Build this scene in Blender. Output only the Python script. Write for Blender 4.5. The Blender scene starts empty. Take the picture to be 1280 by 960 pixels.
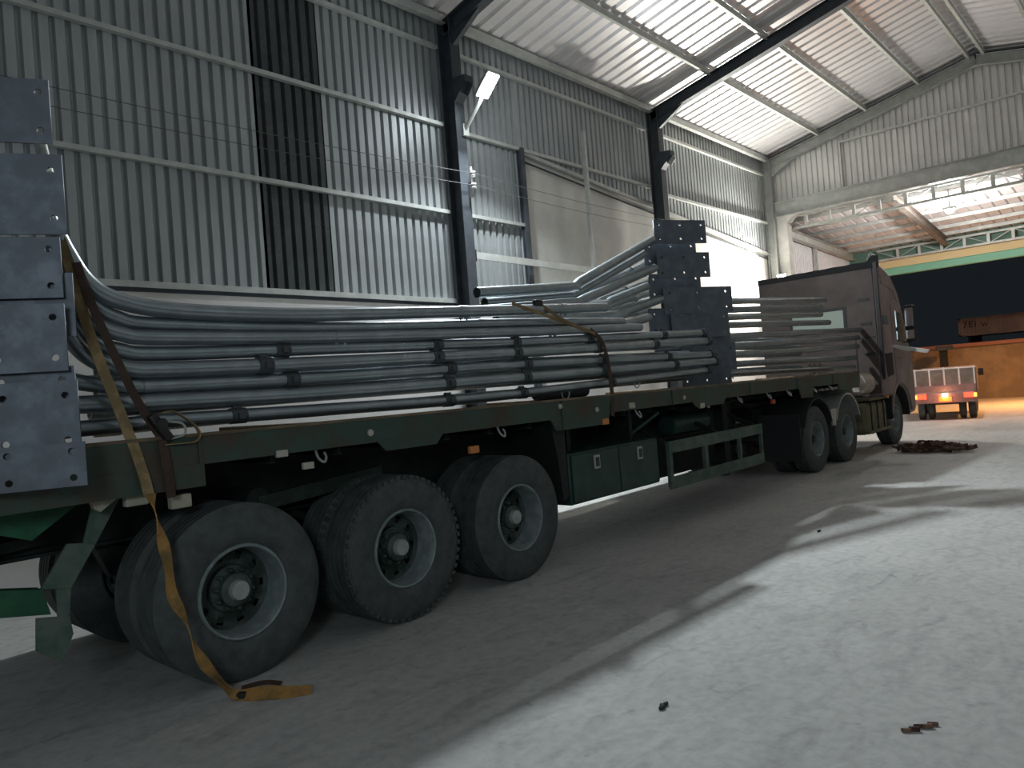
import bpy, bmesh, math, random
from mathutils import Vector, Matrix
random.seed(7)
C = bpy.context.scene.collection
SC = bpy.context.scene

# ------------------------------------------------------------------ camera
F = 930.0; HC = 1.6
def cam_basis():
    cx, cy = 640, 480
    roll = math.atan(0.078)
    vx, vy = 1480 - cx, cy - 425
    c, s = math.cos(roll), math.sin(roll)
    u0, v0 = vx * c + vy * s, -vx * s + vy * c
    pitch = -math.atan(v0 / F)
    th = math.atan(u0 / (F / math.cos(pitch)))
    cp, sp = math.cos(pitch), math.sin(pitch)
    fw = Vector((math.cos(th) * cp, math.sin(th) * cp, sp))
    rt = Vector((math.sin(th), -math.cos(th), 0)); up = rt.cross(fw)
    return fw, rt * c - up * s, rt * s + up * c
FW, RT, UP = cam_basis()
CAM = Vector((0, 0, HC))
cd = bpy.data.cameras.new('camera'); cam = bpy.data.objects.new('camera', cd); C.objects.link(cam)
cd.sensor_fit = 'HORIZONTAL'; cd.sensor_width = 36; cd.lens = F / 1280 * 36
cd.clip_start = 0.05; cd.clip_end = 300
m = Matrix((RT, UP, -FW)).transposed().to_4x4(); m.translation = CAM
cam.matrix_world = m
SC.camera = cam

# survey helpers: where a sight line from the camera station meets a plane of the building
def ray(x, y): return FW * F + RT * (x - 640) + UP * (480 - y)
def aY(x, y, Y): r = ray(x, y); return CAM + r * (Y / r.y)
def aX(x, y, X): r = ray(x, y); return CAM + r * (X / r.x)
def aZ(x, y, Z=0.0): r = ray(x, y); return CAM + r * ((Z - HC) / r.z)

# ------------------------------------------------------------------ world, exposure
w = bpy.data.worlds.new('world'); SC.world = w; w.use_nodes = True
w.node_tree.nodes['Background'].inputs[0].default_value = (0.36, 0.46, 0.56, 1)
w.node_tree.nodes['Background'].inputs[1].default_value = 0.022
SC.view_settings.view_transform = 'Standard'; SC.view_settings.look = 'None'
SC.view_settings.gamma = 1.0; SC.view_settings.exposure = 0.1
SC.view_settings.use_curve_mapping = False

# lamp powers (each lamp is placed by its own builder)
P_WALL, P_WALL_SIDE, P_CORNER, P_CANOPY, P_YARD, P_BACK = 440, 32, 530, 310, 640, 95

# ------------------------------------------------------------------ materials
MATS = {}
def mat(name, col, rough=0.6, metal=0.0, var=0.0, vscale=6.0, bump=0.0, bscale=40.0, col2=None, mix=(0.45, 0.62),
        emit=None, estr=0.0, stretch=None, spec=0.5, detail=6.0):
    M = bpy.data.materials.new(name); M.use_nodes = True
    nt = M.node_tree; N = nt.nodes; L = nt.links; b = N['Principled BSDF']
    b.inputs['Base Color'].default_value = (*col, 1)
    b.inputs['Roughness'].default_value = rough; b.inputs['Metallic'].default_value = metal
    b.inputs['Specular IOR Level'].default_value = spec
    tc = N.new('ShaderNodeTexCoord'); src = tc.outputs['Object']
    if stretch:
        mp = N.new('ShaderNodeMapping'); mp.inputs['Scale'].default_value = stretch
        L.new(src, mp.inputs[0]); src = mp.outputs[0]
    if var or col2:
        n = N.new('ShaderNodeTexNoise'); n.inputs['Scale'].default_value = vscale; n.inputs['Detail'].default_value = detail
        n.inputs['Roughness'].default_value = 0.65
        L.new(src, n.inputs['Vector'])
        r = N.new('ShaderNodeValToRGB'); L.new(n.outputs['Fac'], r.inputs[0])
        c2 = col2 if col2 else tuple(max(0, c * (1 - var)) for c in col)
        r.color_ramp.elements[0].position = mix[0]; r.color_ramp.elements[1].position = mix[1]
        r.color_ramp.elements[0].color = (*c2, 1); r.color_ramp.elements[1].color = (*col, 1)
        L.new(r.outputs[0], b.inputs['Base Color'])
        rr = N.new('ShaderNodeMapRange'); L.new(n.outputs['Fac'], rr.inputs[0])
        rr.inputs['To Min'].default_value = min(1, rough + 0.12); rr.inputs['To Max'].default_value = max(0.05, rough - 0.12)
        L.new(rr.outputs[0], b.inputs['Roughness'])
    if bump:
        n2 = N.new('ShaderNodeTexNoise'); n2.inputs['Scale'].default_value = bscale; n2.inputs['Detail'].default_value = 4
        L.new(src, n2.inputs['Vector'])
        bp = N.new('ShaderNodeBump'); bp.inputs['Strength'].default_value = bump; bp.inputs['Distance'].default_value = 0.01
        L.new(n2.outputs['Fac'], bp.inputs['Height']); L.new(bp.outputs[0], b.inputs['Normal'])
    if emit:
        b.inputs['Emission Color'].default_value = (*emit, 1); b.inputs['Emission Strength'].default_value = estr
    MATS[name] = M; return M

mat('bracket', (0.075, 0.088, 0.092), 0.6, 0.3, var=0.2, vscale=20)
mat('galv', (0.33, 0.38, 0.405), 0.32, 0.82, var=0.16, vscale=5)
mat('galv_plate', (0.130, 0.150, 0.178), 0.55, 0.35, var=0.22, vscale=8)
mat('galv_end', (0.62, 0.68, 0.64), 0.6, 0.2, var=0.2, vscale=14)
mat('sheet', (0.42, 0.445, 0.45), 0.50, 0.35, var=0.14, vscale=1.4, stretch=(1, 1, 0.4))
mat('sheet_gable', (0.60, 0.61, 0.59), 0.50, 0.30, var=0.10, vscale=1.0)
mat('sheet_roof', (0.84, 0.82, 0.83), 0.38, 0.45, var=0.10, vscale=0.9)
mat('sheet_canopy', (0.80, 0.79, 0.80), 0.55, 0.10, var=0.08, vscale=1.2)
mat('sheet_clear', (0.075, 0.085, 0.085), 0.30, 0.0, var=0.3, vscale=3)
mat('steel_grey', (0.42, 0.44, 0.42), 0.55, 0.35, var=0.18, vscale=5)
mat('steel_dark', (0.060, 0.072, 0.085), 0.6, 0.2, var=0.25, vscale=5)
mat('steel_light', (0.56, 0.58, 0.55), 0.55, 0.3, var=0.15, vscale=5)
mat('plaster', (0.80, 0.78, 0.76), 0.85, 0, col2=(0.68, 0.67, 0.64), vscale=1.1, mix=(0.33, 0.6), bump=0.1, bscale=25)
mat('plaster_old', (0.74, 0.72, 0.67), 0.88, 0, col2=(0.56, 0.56, 0.52), vscale=1.0, mix=(0.28, 0.62), bump=0.15, bscale=18)
mat('concrete', (0.56, 0.55, 0.52), 0.85, 0, var=0.18, vscale=3)
mat('green', (0.034, 0.066, 0.050), 0.6, 0.05, col2=(0.055, 0.042, 0.030), vscale=3.5, mix=(0.36, 0.56), bump=0.15, bscale=25)
mat('green_bright', (0.016, 0.115, 0.055), 0.5, 0.1, var=0.35, vscale=5)
mat('green_box', (0.020, 0.062, 0.050), 0.5, 0.1, var=0.3, vscale=4)
mat('dusty_green', (0.10, 0.13, 0.105), 0.7, 0.0, col2=(0.04, 0.085, 0.06), vscale=6, mix=(0.35, 0.6))
mat('chassis', (0.012, 0.018, 0.016), 0.7, 0.1, var=0.4, vscale=8)
mat('wood', (0.22, 0.16, 0.10), 0.8, 0, var=0.5, vscale=5, stretch=(0.5, 4, 4), bump=0.3)
mat('rubber', (0.036, 0.042, 0.042), 0.75, 0, col2=(0.070, 0.080, 0.078), vscale=9, mix=(0.40, 0.68), bump=0.25, bscale=60)
mat('rim', (0.27, 0.32, 0.32), 0.55, 0.15, var=0.30, vscale=10)
mat('hub', (0.40, 0.42, 0.41), 0.5, 0.2, var=0.2, vscale=14)
mat('disc', (0.020, 0.036, 0.028), 0.6, 0.1, col2=(0.075, 0.10, 0.09), vscale=3.5, mix=(0.42, 0.56))
mat('hub_dark', (0.022, 0.040, 0.030), 0.6, 0.1, var=0.4, vscale=14)
mat('strap', (0.34, 0.18, 0.05), 0.85, 0, col2=(0.15, 0.10, 0.035), vscale=9, mix=(0.38, 0.6))
mat('strap_pale', (0.27, 0.19, 0.09), 0.85, 0, var=0.35, vscale=12)
mat('strap_brown', (0.060, 0.034, 0.022), 0.85, 0, var=0.3, vscale=12)
mat('ratchet', (0.05, 0.048, 0.045), 0.5, 0.6, var=0.3, vscale=18)
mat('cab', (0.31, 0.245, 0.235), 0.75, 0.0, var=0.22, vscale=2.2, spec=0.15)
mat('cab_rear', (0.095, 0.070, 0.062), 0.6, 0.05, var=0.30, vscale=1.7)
mat('black', (0.012, 0.012, 0.014), 0.45, 0.0)
mat('fabric_black', (0.02, 0.02, 0.022), 0.9, 0.0)
mat('glass', (0.10, 0.13, 0.11), 0.08, 0.0, spec=0.8)
mat('window_lit_view', (0.40, 0.46, 0.40), 0.25)  # opaque pale tone paints the lit exterior showing through the rear glass
mat('chrome', (0.8, 0.82, 0.84), 0.12, 1.0)
mat('alloy', (0.62, 0.62, 0.60), 0.4, 0.6)
mat('olive', (0.17, 0.16, 0.09), 0.65, 0.1, var=0.4, vscale=6)
mat('dust', (0.55, 0.48, 0.41), 0.8, 0.0, var=0.3, vscale=6)
mat('reflector', (0.44, 0.42, 0.33), 0.4, 0, var=0.2, vscale=12)
mat('orange_lens', (0.55, 0.20, 0.06), 0.35)
mat('red_lens', (0.45, 0.06, 0.04), 0.35)
mat('label', (0.42, 0.40, 0.34), 0.6)
mat('white_paint', (0.72, 0.70, 0.66), 0.6)
mat('porcelain', (0.8, 0.8, 0.78), 0.25)
mat('cable', (0.10, 0.10, 0.10), 0.6)
mat('fascia_cream', (0.80, 0.62, 0.33), 0.7)
mat('panel_green', (0.13, 0.23, 0.18), 0.7)
mat('brick_dark', (0.13, 0.12, 0.11), 0.9)
mat('fascia_green', (0.22, 0.52, 0.36), 0.6)
mat('yard_wall', (0.26, 0.20, 0.13), 0.9, 0, var=0.3, vscale=1.2)
mat('container', (0.60, 0.34, 0.22), 0.6, 0, var=0.2, vscale=1.5)
mat('container_edge', (0.26, 0.12, 0.08), 0.6)
mat('truck_body', (0.30, 0.20, 0.19), 0.6, 0, var=0.2, vscale=5)
mat('truck_panel', (0.22, 0.19, 0.16), 0.7, 0, var=0.25, vscale=5)
mat('tail_red', (0.5, 0.02, 0.01), 0.4, emit=(1.0, 0.07, 0.03), estr=2.6)
mat('tail_amber', (0.7, 0.3, 0.02), 0.4, emit=(1.0, 0.42, 0.06), estr=3)
mat('plate_lamp', (1, 0.9, 0.6), 0.4, emit=(1.0, 0.82, 0.45), estr=22)
mat('number_plate', (0.75, 0.42, 0.08), 0.5)
mat('led', (1, 1, 1), 0.4, emit=(0.93, 0.97, 1.0), estr=70)
mat('led_warm', (1, 1, 1), 0.4, emit=(1.0, 0.93, 0.82), estr=60)
mat('lead_yard', (1, 0.6, 0.2), 0.4, emit=(1.0, 0.5, 0.15), estr=20)
mat('rust', (0.20, 0.12, 0.08), 0.85, 0, col2=(0.05, 0.025, 0.018), vscale=14)
mat('debris', (0.05, 0.06, 0.045), 0.9, 0, var=0.5, vscale=30)

def floor_mat():
    M = bpy.data.materials.new('floor_concrete'); M.use_nodes = True
    nt = M.node_tree; N = nt.nodes; L = nt.links; b = N['Principled BSDF']
    tc = N.new('ShaderNodeTexCoord')
    def noise(sc, det, dist=0.0, st=None, rough=0.6):
        v = tc.outputs['Object']
        if st:
            mp = N.new('ShaderNodeMapping'); mp.inputs['Scale'].default_value = st[:3]; mp.inputs['Rotation'].default_value = (0, 0, st[3]); L.new(v, mp.inputs[0]); v = mp.outputs[0]
        n = N.new('ShaderNodeTexNoise'); n.inputs['Scale'].default_value = sc; n.inputs['Detail'].default_value = det
        n.inputs['Distortion'].default_value = dist; n.inputs['Roughness'].default_value = rough
        L.new(v, n.inputs['Vector']); return n.outputs['Fac']
    def ramp(f, p0, c0, p1, c1):
        r = N.new('ShaderNodeValToRGB'); L.new(f, r.inputs[0])
        r.color_ramp.elements[0].position = p0; r.color_ramp.elements[0].color = (*c0, 1)
        r.color_ramp.elements[1].position = p1; r.color_ramp.elements[1].color = (*c1, 1); return r.outputs[0]
    def mul(a, c, f=1.0):
        mx = N.new('ShaderNodeMixRGB'); mx.blend_type = 'MULTIPLY'; mx.inputs[0].default_value = f
        L.new(a, mx.inputs[1]); L.new(c, mx.inputs[2]); return mx.outputs[0]
    base = ramp(noise(0.8, 8), 0.3, (0.37, 0.375, 0.36), 0.68, (0.46, 0.46, 0.445))
    wisps = ramp(noise(1.7, 7, 1.6, (1, 2.6, 1, 0.5)), 0.25, (0.74, 0.74, 0.74), 0.50, (1, 1, 1))
    fine = ramp(noise(16, 6), 0.32, (0.82, 0.82, 0.82), 0.58, (1, 1, 1))
    spots = ramp(noise(5.5, 3, 0.5), 0.25, (0.72, 0.72, 0.74), 0.36, (1, 1, 1))
    col = mul(mul(mul(base, wisps), fine), spots)
    # curved tyre scuff marks
    wv = N.new('ShaderNodeTexWave'); wv.wave_type = 'RINGS'; wv.rings_direction = 'Z'
    mp = N.new('ShaderNodeMapping'); mp.inputs['Location'].default_value = (-2.6, -3.9, 0); L.new(tc.outputs['Object'], mp.inputs[0])
    L.new(mp.outputs[0], wv.inputs['Vector']); wv.inputs['Scale'].default_value = 1.1; wv.inputs['Distortion'].default_value = 3.0; wv.inputs['Detail'].default_value = 4
    wv.inputs['Detail Scale'].default_value = 0.8
    col = mul(col, ramp(wv.outputs['Fac'], 0.0, (0.84, 0.84, 0.84), 0.16, (1, 1, 1)), 0.25)
    L.new(col, b.inputs['Base Color'])
    b.inputs['Roughness'].default_value = 0.72; b.inputs['Specular IOR Level'].default_value = 0.35
    bp = N.new('ShaderNodeBump'); bp.inputs['Strength'].default_value = 0.12; bp.inputs['Distance'].default_value = 0.01
    L.new(noise(30, 5), bp.inputs['Height']); L.new(bp.outputs[0], b.inputs['Normal'])
    MATS['floor'] = M
floor_mat()

# ------------------------------------------------------------------ mesh builders
class MB:
    def __init__(s): s.v = []; s.f = []
    def add(s, vs, fs):
        o = len(s.v); s.v += [Vector(p) for p in vs]; s.f += [tuple(i + o for i in f) for f in fs]; return s
    def box(s, c, d, R=None):
        c = Vector(c); hx, hy, hz = d[0] / 2, d[1] / 2, d[2] / 2
        vs = [Vector((sx * hx, sy * hy, sz * hz)) for sz in (-1, 1) for sy in (-1, 1) for sx in (-1, 1)]
        if R is not None: vs = [R @ p for p in vs]
        return s.add([p + c for p in vs], [(0, 2, 3, 1), (4, 5, 7, 6), (0, 1, 5, 4), (2, 6, 7, 3), (0, 4, 6, 2), (1, 3, 7, 5)])
    def bb(s, x0, x1, y0, y1, z0, z1):
        return s.box(((x0 + x1) / 2, (y0 + y1) / 2, (z0 + z1) / 2), (abs(x1 - x0), abs(y1 - y0), abs(z1 - z0)))
    def beam(s, a, b, w, h, up=(0, 0, 1)):
        a = Vector(a); b = Vector(b); x = (b - a); l = x.length; x.normalize()
        y = Vector(up).cross(x); y.normalize(); z = x.cross(y)
        return s.box((a + b) / 2, (l, w, h), Matrix((x, y, z)).transposed())
    def section(s, prof, a, b, up=(0, 0, 1)):
        """extrude a closed 2D profile (y,z) from a to b"""
        a = Vector(a); b = Vector(b); x = (b - a).normalized(); y = Vector(up).cross(x); y.normalize(); z = x.cross(y)
        n = len(prof); vs = [a + y * p[0] + z * p[1] for p in prof] + [b + y * p[0] + z * p[1] for p in prof]
        return s.add(vs, [(i, (i + 1) % n, n + (i + 1) % n, n + i) for i in range(n)] + [tuple(range(n))[::-1], tuple(range(n, 2 * n))])
    def ibeam(s, a, b, w, h, t=0.012, up=(0, 0, 1)):
        W, H = w / 2, h / 2; t2 = t / 2
        return s.section([(-W, -H), (W, -H), (W, -H + t), (t2, -H + t), (t2, H - t), (W, H - t), (W, H), (-W, H), (-W, H - t), (-t2, H - t), (-t2, -H + t), (-W, -H + t)], a, b, up)
    def cchan(s, a, b, w, h, t=0.008, up=(0, 0, 1)):
        W, H = w / 2, h / 2
        return s.section([(-W, -H), (W, -H), (W, -H + t), (-W + t, -H + t), (-W + t, H - t), (W, H - t), (W, H), (-W, H)], a, b, up)
    def prism(s, poly, dvec):
        """poly: 3D points of a planar outline, swept by dvec"""
        n = len(poly); d = Vector(dvec); vs = [Vector(p) for p in poly] + [Vector(p) + d for p in poly]
        return s.add(vs, [(i, (i + 1) % n, n + (i + 1) % n, n + i) for i in range(n)] + [tuple(range(n))[::-1], tuple(range(n, 2 * n))])
    def tube(s, pts, r, n=12, cap=True, hollow=0.0):
        pts = [Vector(p) for p in pts]; rs = r if isinstance(r, (list, tuple)) else [r] * len(pts)
        o = len(s.v); ref = None; rings = []
        for i, p in enumerate(pts):
            t = (pts[min(i + 1, len(pts) - 1)] - pts[max(i - 1, 0)]).normalized()
            if ref is None: ref = t.orthogonal().normalized()
            ref = (ref - t * ref.dot(t)).normalized(); q = t.cross(ref)
            rings.append([p + (ref * math.cos(2 * math.pi * k / n) + q * math.sin(2 * math.pi * k / n)) * rs[i] for k in range(n)])
        if hollow:
            d0 = (pts[1] - pts[0]).normalized(); d1 = (pts[-1] - pts[-2]).normalized()
            def inn(ring, c, sh): return [c + (v - c) * (1 - hollow) + sh for v in ring]
            z = Vector((0, 0, 0))
            rings = [inn(rings[0], pts[0], d0 * 0.12), inn(rings[0], pts[0], z)] + rings + [inn(rings[-1], pts[-1], z), inn(rings[-1], pts[-1], -d1 * 0.12)]
        for rg in rings: s.v += rg
        for i in range(len(rings) - 1):
            for k in range(n):
                a = o + i * n; k2 = (k + 1) % n
                s.f.append((a + k, a + k2, a + n + k2, a + n + k))
        if cap:
            s.f.append(tuple(o + k for k in range(n))[::-1]); s.f.append(tuple(o + (len(rings) - 1) * n + k for k in range(n)))
        return s
    def lathe(s, prof, n=48, O=(0, 0, 0), axis='Y', skip=None):
        """prof: (radius, along axis)"""
        o = len(s.v); O = Vector(O); A = {'X': (Vector((0, 1, 0)), Vector((0, 0, 1)), Vector((1, 0, 0))), 'Y': (Vector((1, 0, 0)), Vector((0, 0, 1)), Vector((0, 1, 0))), 'Z': (Vector((1, 0, 0)), Vector((0, 1, 0)), Vector((0, 0, 1)))}[axis]
        m = len(prof)
        for k in range(n):
            a = 2 * math.pi * k / n
            for (r, y) in prof: s.v.append(O + (A[0] * math.cos(a) + A[1] * math.sin(a)) * r + A[2] * y)
        for k in range(n):
            k2 = (k + 1) % n
            for j in range(m - 1):
                if skip and skip(k, j): continue
                s.f.append((o + k * m + j, o + k * m + j + 1, o + k2 * m + j + 1, o + k2 * m + j))
        return s
    def ribbon(s, pts, width, thick=0.006):
        """pts: (point, width-direction) pairs"""
        P = [Vector(p) for p, _ in pts]; n = len(P); vs = []
        for i in range(n):
            t = (P[min(i + 1, n - 1)] - P[max(i - 1, 0)]).normalized(); wd = Vector(pts[i][1]); wd = (wd - t * wd.dot(t)).normalized(); q = t.cross(wd)
            W = wd * width / 2; T = q * thick / 2
            vs += [P[i] - W - T, P[i] + W - T, P[i] + W + T, P[i] - W + T]
        fs = [(0, 1, 2, 3), tuple(4 * (n - 1) + k for k in (3, 2, 1, 0))]
        for i in range(n - 1):
            for k in range(4):
                k2 = (k + 1) % 4; fs.append((4 * i + k, 4 * i + k2, 4 * i + 4 + k2, 4 * i + 4 + k))
        return s.add(vs, fs)
    def build(s, name, material, parent=None, smooth=True, ang=40, bevel=0.0, local=False, top=False):
        if parent is None:
            if local: off = Vector((0, 0, 0))
            else:
                mn = Vector([min(p[i] for p in s.v) for i in range(3)]); mx = Vector([max(p[i] for p in s.v) for i in range(3)])
                off = Vector(((mn.x + mx.x) / 2, (mn.y + mx.y) / 2, mn.z))
        else: off = Vector((0, 0, 0)) if local else wloc(parent)
        me = bpy.data.meshes.new(name); me.from_pydata([p - off for p in s.v], [], s.f)
        bm = bmesh.new(); bm.from_mesh(me); bmesh.ops.recalc_face_normals(bm, faces=bm.faces); bm.to_mesh(me); bm.free()
        me.materials.append(MATS[material])
        if smooth:
            for p in me.polygons: p.use_smooth = True
            me.set_sharp_from_angle(angle=math.radians(ang))
        o = bpy.data.objects.new(name, me); C.objects.link(o)
        if parent is not None: o.parent = parent
        else: o.location = off
        if bevel:
            md = o.modifiers.new('bevel', 'BEVEL'); md.width = bevel; md.segments = 2; md.limit_method = 'ANGLE'
        return o

def wloc(o):
    v = Vector((0, 0, 0))
    while o is not None: v += o.location; o = o.parent
    return v
def tag(o, label=None, cat=None, group=None, kind=None):
    if label: o['label'] = label
    if cat: o['category'] = cat
    if group: o['group'] = group
    if kind: o['kind'] = kind
    return o
def thing(name, label, cat, loc, rz=0.0, group=None):
    o = bpy.data.objects.new(name, None); C.objects.link(o); o.location = loc; o.rotation_euler = (0, 0, rz)
    o.empty_display_size = 0.2
    return tag(o, label, cat, group)
def struct(o): o['kind'] = 'structure'; return o
def smooth_path(pts, n=8):
    pts = [Vector(p) for p in pts]; out = []
    for i in range(len(pts) - 1):
        p0 = pts[max(i - 1, 0)]; p1 = pts[i]; p2 = pts[i + 1]; p3 = pts[min(i + 2, len(pts) - 1)]
        for k in range(n):
            t = k / n
            out.append(0.5 * ((2 * p1) + (p2 - p0) * t + (2 * p0 - 5 * p1 + 4 * p2 - p3) * t * t + (3 * p1 - p0 - 3 * p2 + p3) * t ** 3))
    out.append(pts[-1]); return out
def holed_plate(outline, holes, r, thick, origin, ex, ez, name, material, parent):
    """flat steel plate with real drilled holes. outline/holes in plate coordinates"""
    cu = bpy.data.curves.new(name, 'CURVE'); cu.dimensions = '2D'; cu.fill_mode = 'BOTH'; cu.extrude = thick / 2
    def spl(pts):
        sp = cu.splines.new('POLY'); sp.points.add(len(pts) - 1)
        for i, p in enumerate(pts): sp.points[i].co = (p[0], p[1], 0, 1)
        sp.use_cyclic_u = True
    spl(outline)
    for h in holes: spl([(h[0] + r * math.cos(a * math.pi / 5), h[1] + r * math.sin(a * math.pi / 5)) for a in range(10)])
    tmp = bpy.data.objects.new(name, cu); C.objects.link(tmp)
    dg = bpy.context.evaluated_depsgraph_get(); dg.update()
    me = bpy.data.meshes.new_from_object(tmp.evaluated_get(dg)); bpy.data.objects.remove(tmp)
    ex = Vector(ex); ez = Vector(ez); ey = ex.cross(ez); M = Matrix((ex, ez, ey)).transposed(); off = Vector(origin) - wloc(parent)
    for v in me.vertices: v.co = M @ v.co + off
    me.materials.clear(); me.materials.append(MATS[material]); me.name = name
    o = bpy.data.objects.new(name, me); C.objects.link(o); o.parent = parent; return o

def corrug(a, b, up, period, depth, nrm, rib=0.35, t=0.0):
    """trapezoid-profile sheet from a towards b, rising by the vector function up(p)"""
    a = Vector(a); b = Vector(b); d = (b - a); L = d.length; d.normalize(); nrm = Vector(nrm)
    n = int(L / period); prof = []
    e = 0.10 * period
    for i in range(n + 1):
        x = i * period
        for (dx, h) in ((0, 0), (period * (1 - rib) - e, 0), (period * (1 - rib), 1), (period - e, 1)):
            if x + dx <= L: prof.append((x + dx, h))
    prof.append((L, 0))
    return [(a + d * x + nrm * (depth * h)) for x, h in prof]
def sheet(name, a, b, top, period, depth, nrm, material, parent=None, rib=0.35, thick=0.01):
    """a-b bottom edge; top(p)-> top point"""
    lo = corrug(a, b, None, period, depth, nrm, rib); m_ = MB(); N = Vector(nrm).normalized() * thick
    n = len(lo); hi = [top(p) for p in lo]
    m_.v = lo + hi + [p + N for p in lo] + [p + N for p in hi]
    for i in range(n - 1):
        m_.f.append((i, i + 1, n + i + 1, n + i)); m_.f.append((2 * n + i + 1, 2 * n + i, 3 * n + i, 3 * n + i + 1))
        m_.f.append((i, 2 * n + i, 2 * n + i + 1, i + 1)); m_.f.append((n + i, n + i + 1, 3 * n + i + 1, 3 * n + i))
    m_.f += [(0, n, 3 * n, 2 * n), (n - 1, 3 * n - 1, 4 * n - 1, 2 * n - 1)]
    return m_.build(name, material, parent, smooth=False)

# ------------------------------------------------------------------ building shell
YW = 8.25; XB = -5.0; XG = 20.05; YR = 3.1; YQ = -2.05
def roofz(Y, base=7.37): return base + 0.22 * (8.1 - abs(Y - YR) - YR)
struct(MB().bb(-6, 70, -30, 40, -0.2, 0).build('floor', 'floor', smooth=False, local=True))
# left wall: masonry below, corrugated sheets above
struct(MB().bb(XB, XG, YW - 0.02, YW + 0.3, 0, 3.03).build('wall_left', 'plaster', smooth=False))
def ztop(z): return lambda p: Vector((p.x, p.y, z))
def sh(x0, x1, z0, z1, mt='sheet'):
    return struct(sheet('wall_left', (x0, YW, z0), (x1, YW, z0), ztop(z1), 0.15, 0.055, (0, 1, 0), mt, rib=0.30))
sh(XB, 4.86, 3.1, 7.42); sh(4.80, 5.82, 3.1, 7.42, 'sheet_clear'); sh(5.77, 9.75, 3.1, 7.42)
# beyond the dark post the sheets stop short of the neighbouring plastered wall, whose sloping top shows
def slopez(x): return 5.72 - (x - 9.7) * 0.088
lo = corrug((9.75, YW, 0), (XG, YW, 0), None, 0.15, 0.055, (0, 1, 0), 0.30)
m_ = MB(); n = len(lo); N = Vector((0, 0.01, 0))
lo = [Vector((p.x, p.y, slopez(p.x))) for p in lo]; hi = [Vector((p.x, p.y, 7.42)) for p in lo]
m_.v = lo + hi + [p + N for p in lo] + [p + N for p in hi]
for i in range(n - 1):
    m_.f.append((i, i + 1, n + i + 1, n + i)); m_.f.append((2 * n + i + 1, 2 * n + i, 3 * n + i, 3 * n + i + 1))
    m_.f.append((i, 2 * n + i, 2 * n + i + 1, i + 1)); m_.f.append((n + i, n + i + 1, 3 * n + i + 1, 3 * n + i))
struct(m_.build('wall_left', 'sheet', smooth=False))
struct(MB().prism([(9.75, YW + 0.06, 3.1), (XG + 0.1, YW + 0.06, 3.1), (XG + 0.1, YW + 0.06, slopez(XG) + 0.1), (9.75, YW + 0.06, slopez(9.75) + 0.1)], (0, 0.2, 0)).build('wall_left', 'plaster_old', smooth=False))
# coping strip along the sloping sheet edge and a ledge over the masonry
struct(MB().beam((9.75, YW - 0.02, slopez(9.75)), (XG, YW - 0.02, slopez(XG)), 0.05, 0.06).build('trim_1', 'steel_light'))
struct(MB().beam((9.75, YW - 0.0, slopez(9.75) - 0.14), (XG, YW - 0.0, slopez(XG) - 0.14), 0.03, 0.025).build('trim_2', 'steel_dark'))
struct(MB().bb(XB, 9.7, YW - 0.05, YW + 0.1, 3.03, 3.10).build('trim_3', 'steel_light'))
struct(MB().bb(XB, 9.7, YW - 0.03, YW + 0.1, 2.985, 3.03).build('trim_4', 'steel_dark'))
# right and back walls (outside the picture, they close the hall)
struct(MB().bb(XB, XG, YQ - 0.2, YQ, 0, 3.0).build('wall_right', 'brick_dark', smooth=False))
struct(sheet('wall_right', (XB, YQ - 0.05, 3.0), (XG, YQ - 0.05, 3.0), ztop(7.42), 0.15, 0.035, (0, -1, 0), 'sheet', rib=0.3))
struct(sheet('wall_back', (XB, YW, 0), (XB, YQ, 0), lambda p: Vector((p.x, p.y, roofz(p.y, 7.45))), 0.15, 0.035, (-1, 0, 0), 'sheet', rib=0.3))
# roof sheets, two slopes, ribs running down the slope
def roof(name, x0, x1, y0, y1, z0, z1, per, mt):
    return struct(sheet(name, (x0, y0, z0), (x1, y0, z0), lambda p: Vector((p.x, y1, z1 + (p.z - z0))), per, 0.055, (0, 0, 1), mt, rib=0.24))
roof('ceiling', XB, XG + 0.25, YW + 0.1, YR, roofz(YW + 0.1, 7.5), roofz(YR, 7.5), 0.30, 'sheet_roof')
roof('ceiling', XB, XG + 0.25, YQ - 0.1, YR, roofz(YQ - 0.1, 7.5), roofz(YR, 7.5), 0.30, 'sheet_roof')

# columns: H-section with a corbel
def column(x, label, corbel=True, mt='steel_dark'):
    t = thing('steel_column', label, 'column', (x, 8.05, 0), group=None)
    MB().ibeam((x, 8.05, 0), (x, 8.05, 7.35), 0.20, 0.26, 0.014, up=(0, 1, 0)).build('shaft', mt, t)
    MB().bb(x - 0.16, x + 0.16, 7.88, 8.22, 0, 0.03).build('base_plate', mt, t)
    if corbel:
        MB().prism([(x - 0.09, 7.93, 6.42), (x - 0.09, 7.68, 6.40), (x - 0.09, 7.68, 6.30), (x - 0.09, 7.93, 6.05)], (0.18, 0, 0)).build('corbel', mt, t)
        MB().beam((x - 0.0, 7.672, 6.30), (x - 0.0, 7.80, 6.165), 0.20, 0.012, up=(1, 0, 0)).build('corbel_flange', 'steel_light' if x > 10 else mt, t)  # pale steel on the middle column paints its lamplit sloping underside
    return t
column(8.05, 'dark steel column with the street lamp bracket and insulators')
column(14.05, 'dark steel column rising behind the tall stack of base plates')
t = thing('steel_column', 'grey corner column where the long wall meets the gable wall', 'column', (XG, 8.05, 0))
MB().ibeam((XG - 0.05, 8.12, 0), (XG - 0.05, 8.12, 7.35), 0.20, 0.24, 0.014, up=(0, 1, 0)).build('shaft', 'steel_grey', t)
m_ = MB(); m_.bb(XG + 0.02, XG + 0.32, 7.72, 8.0, 0, 6.0)
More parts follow.
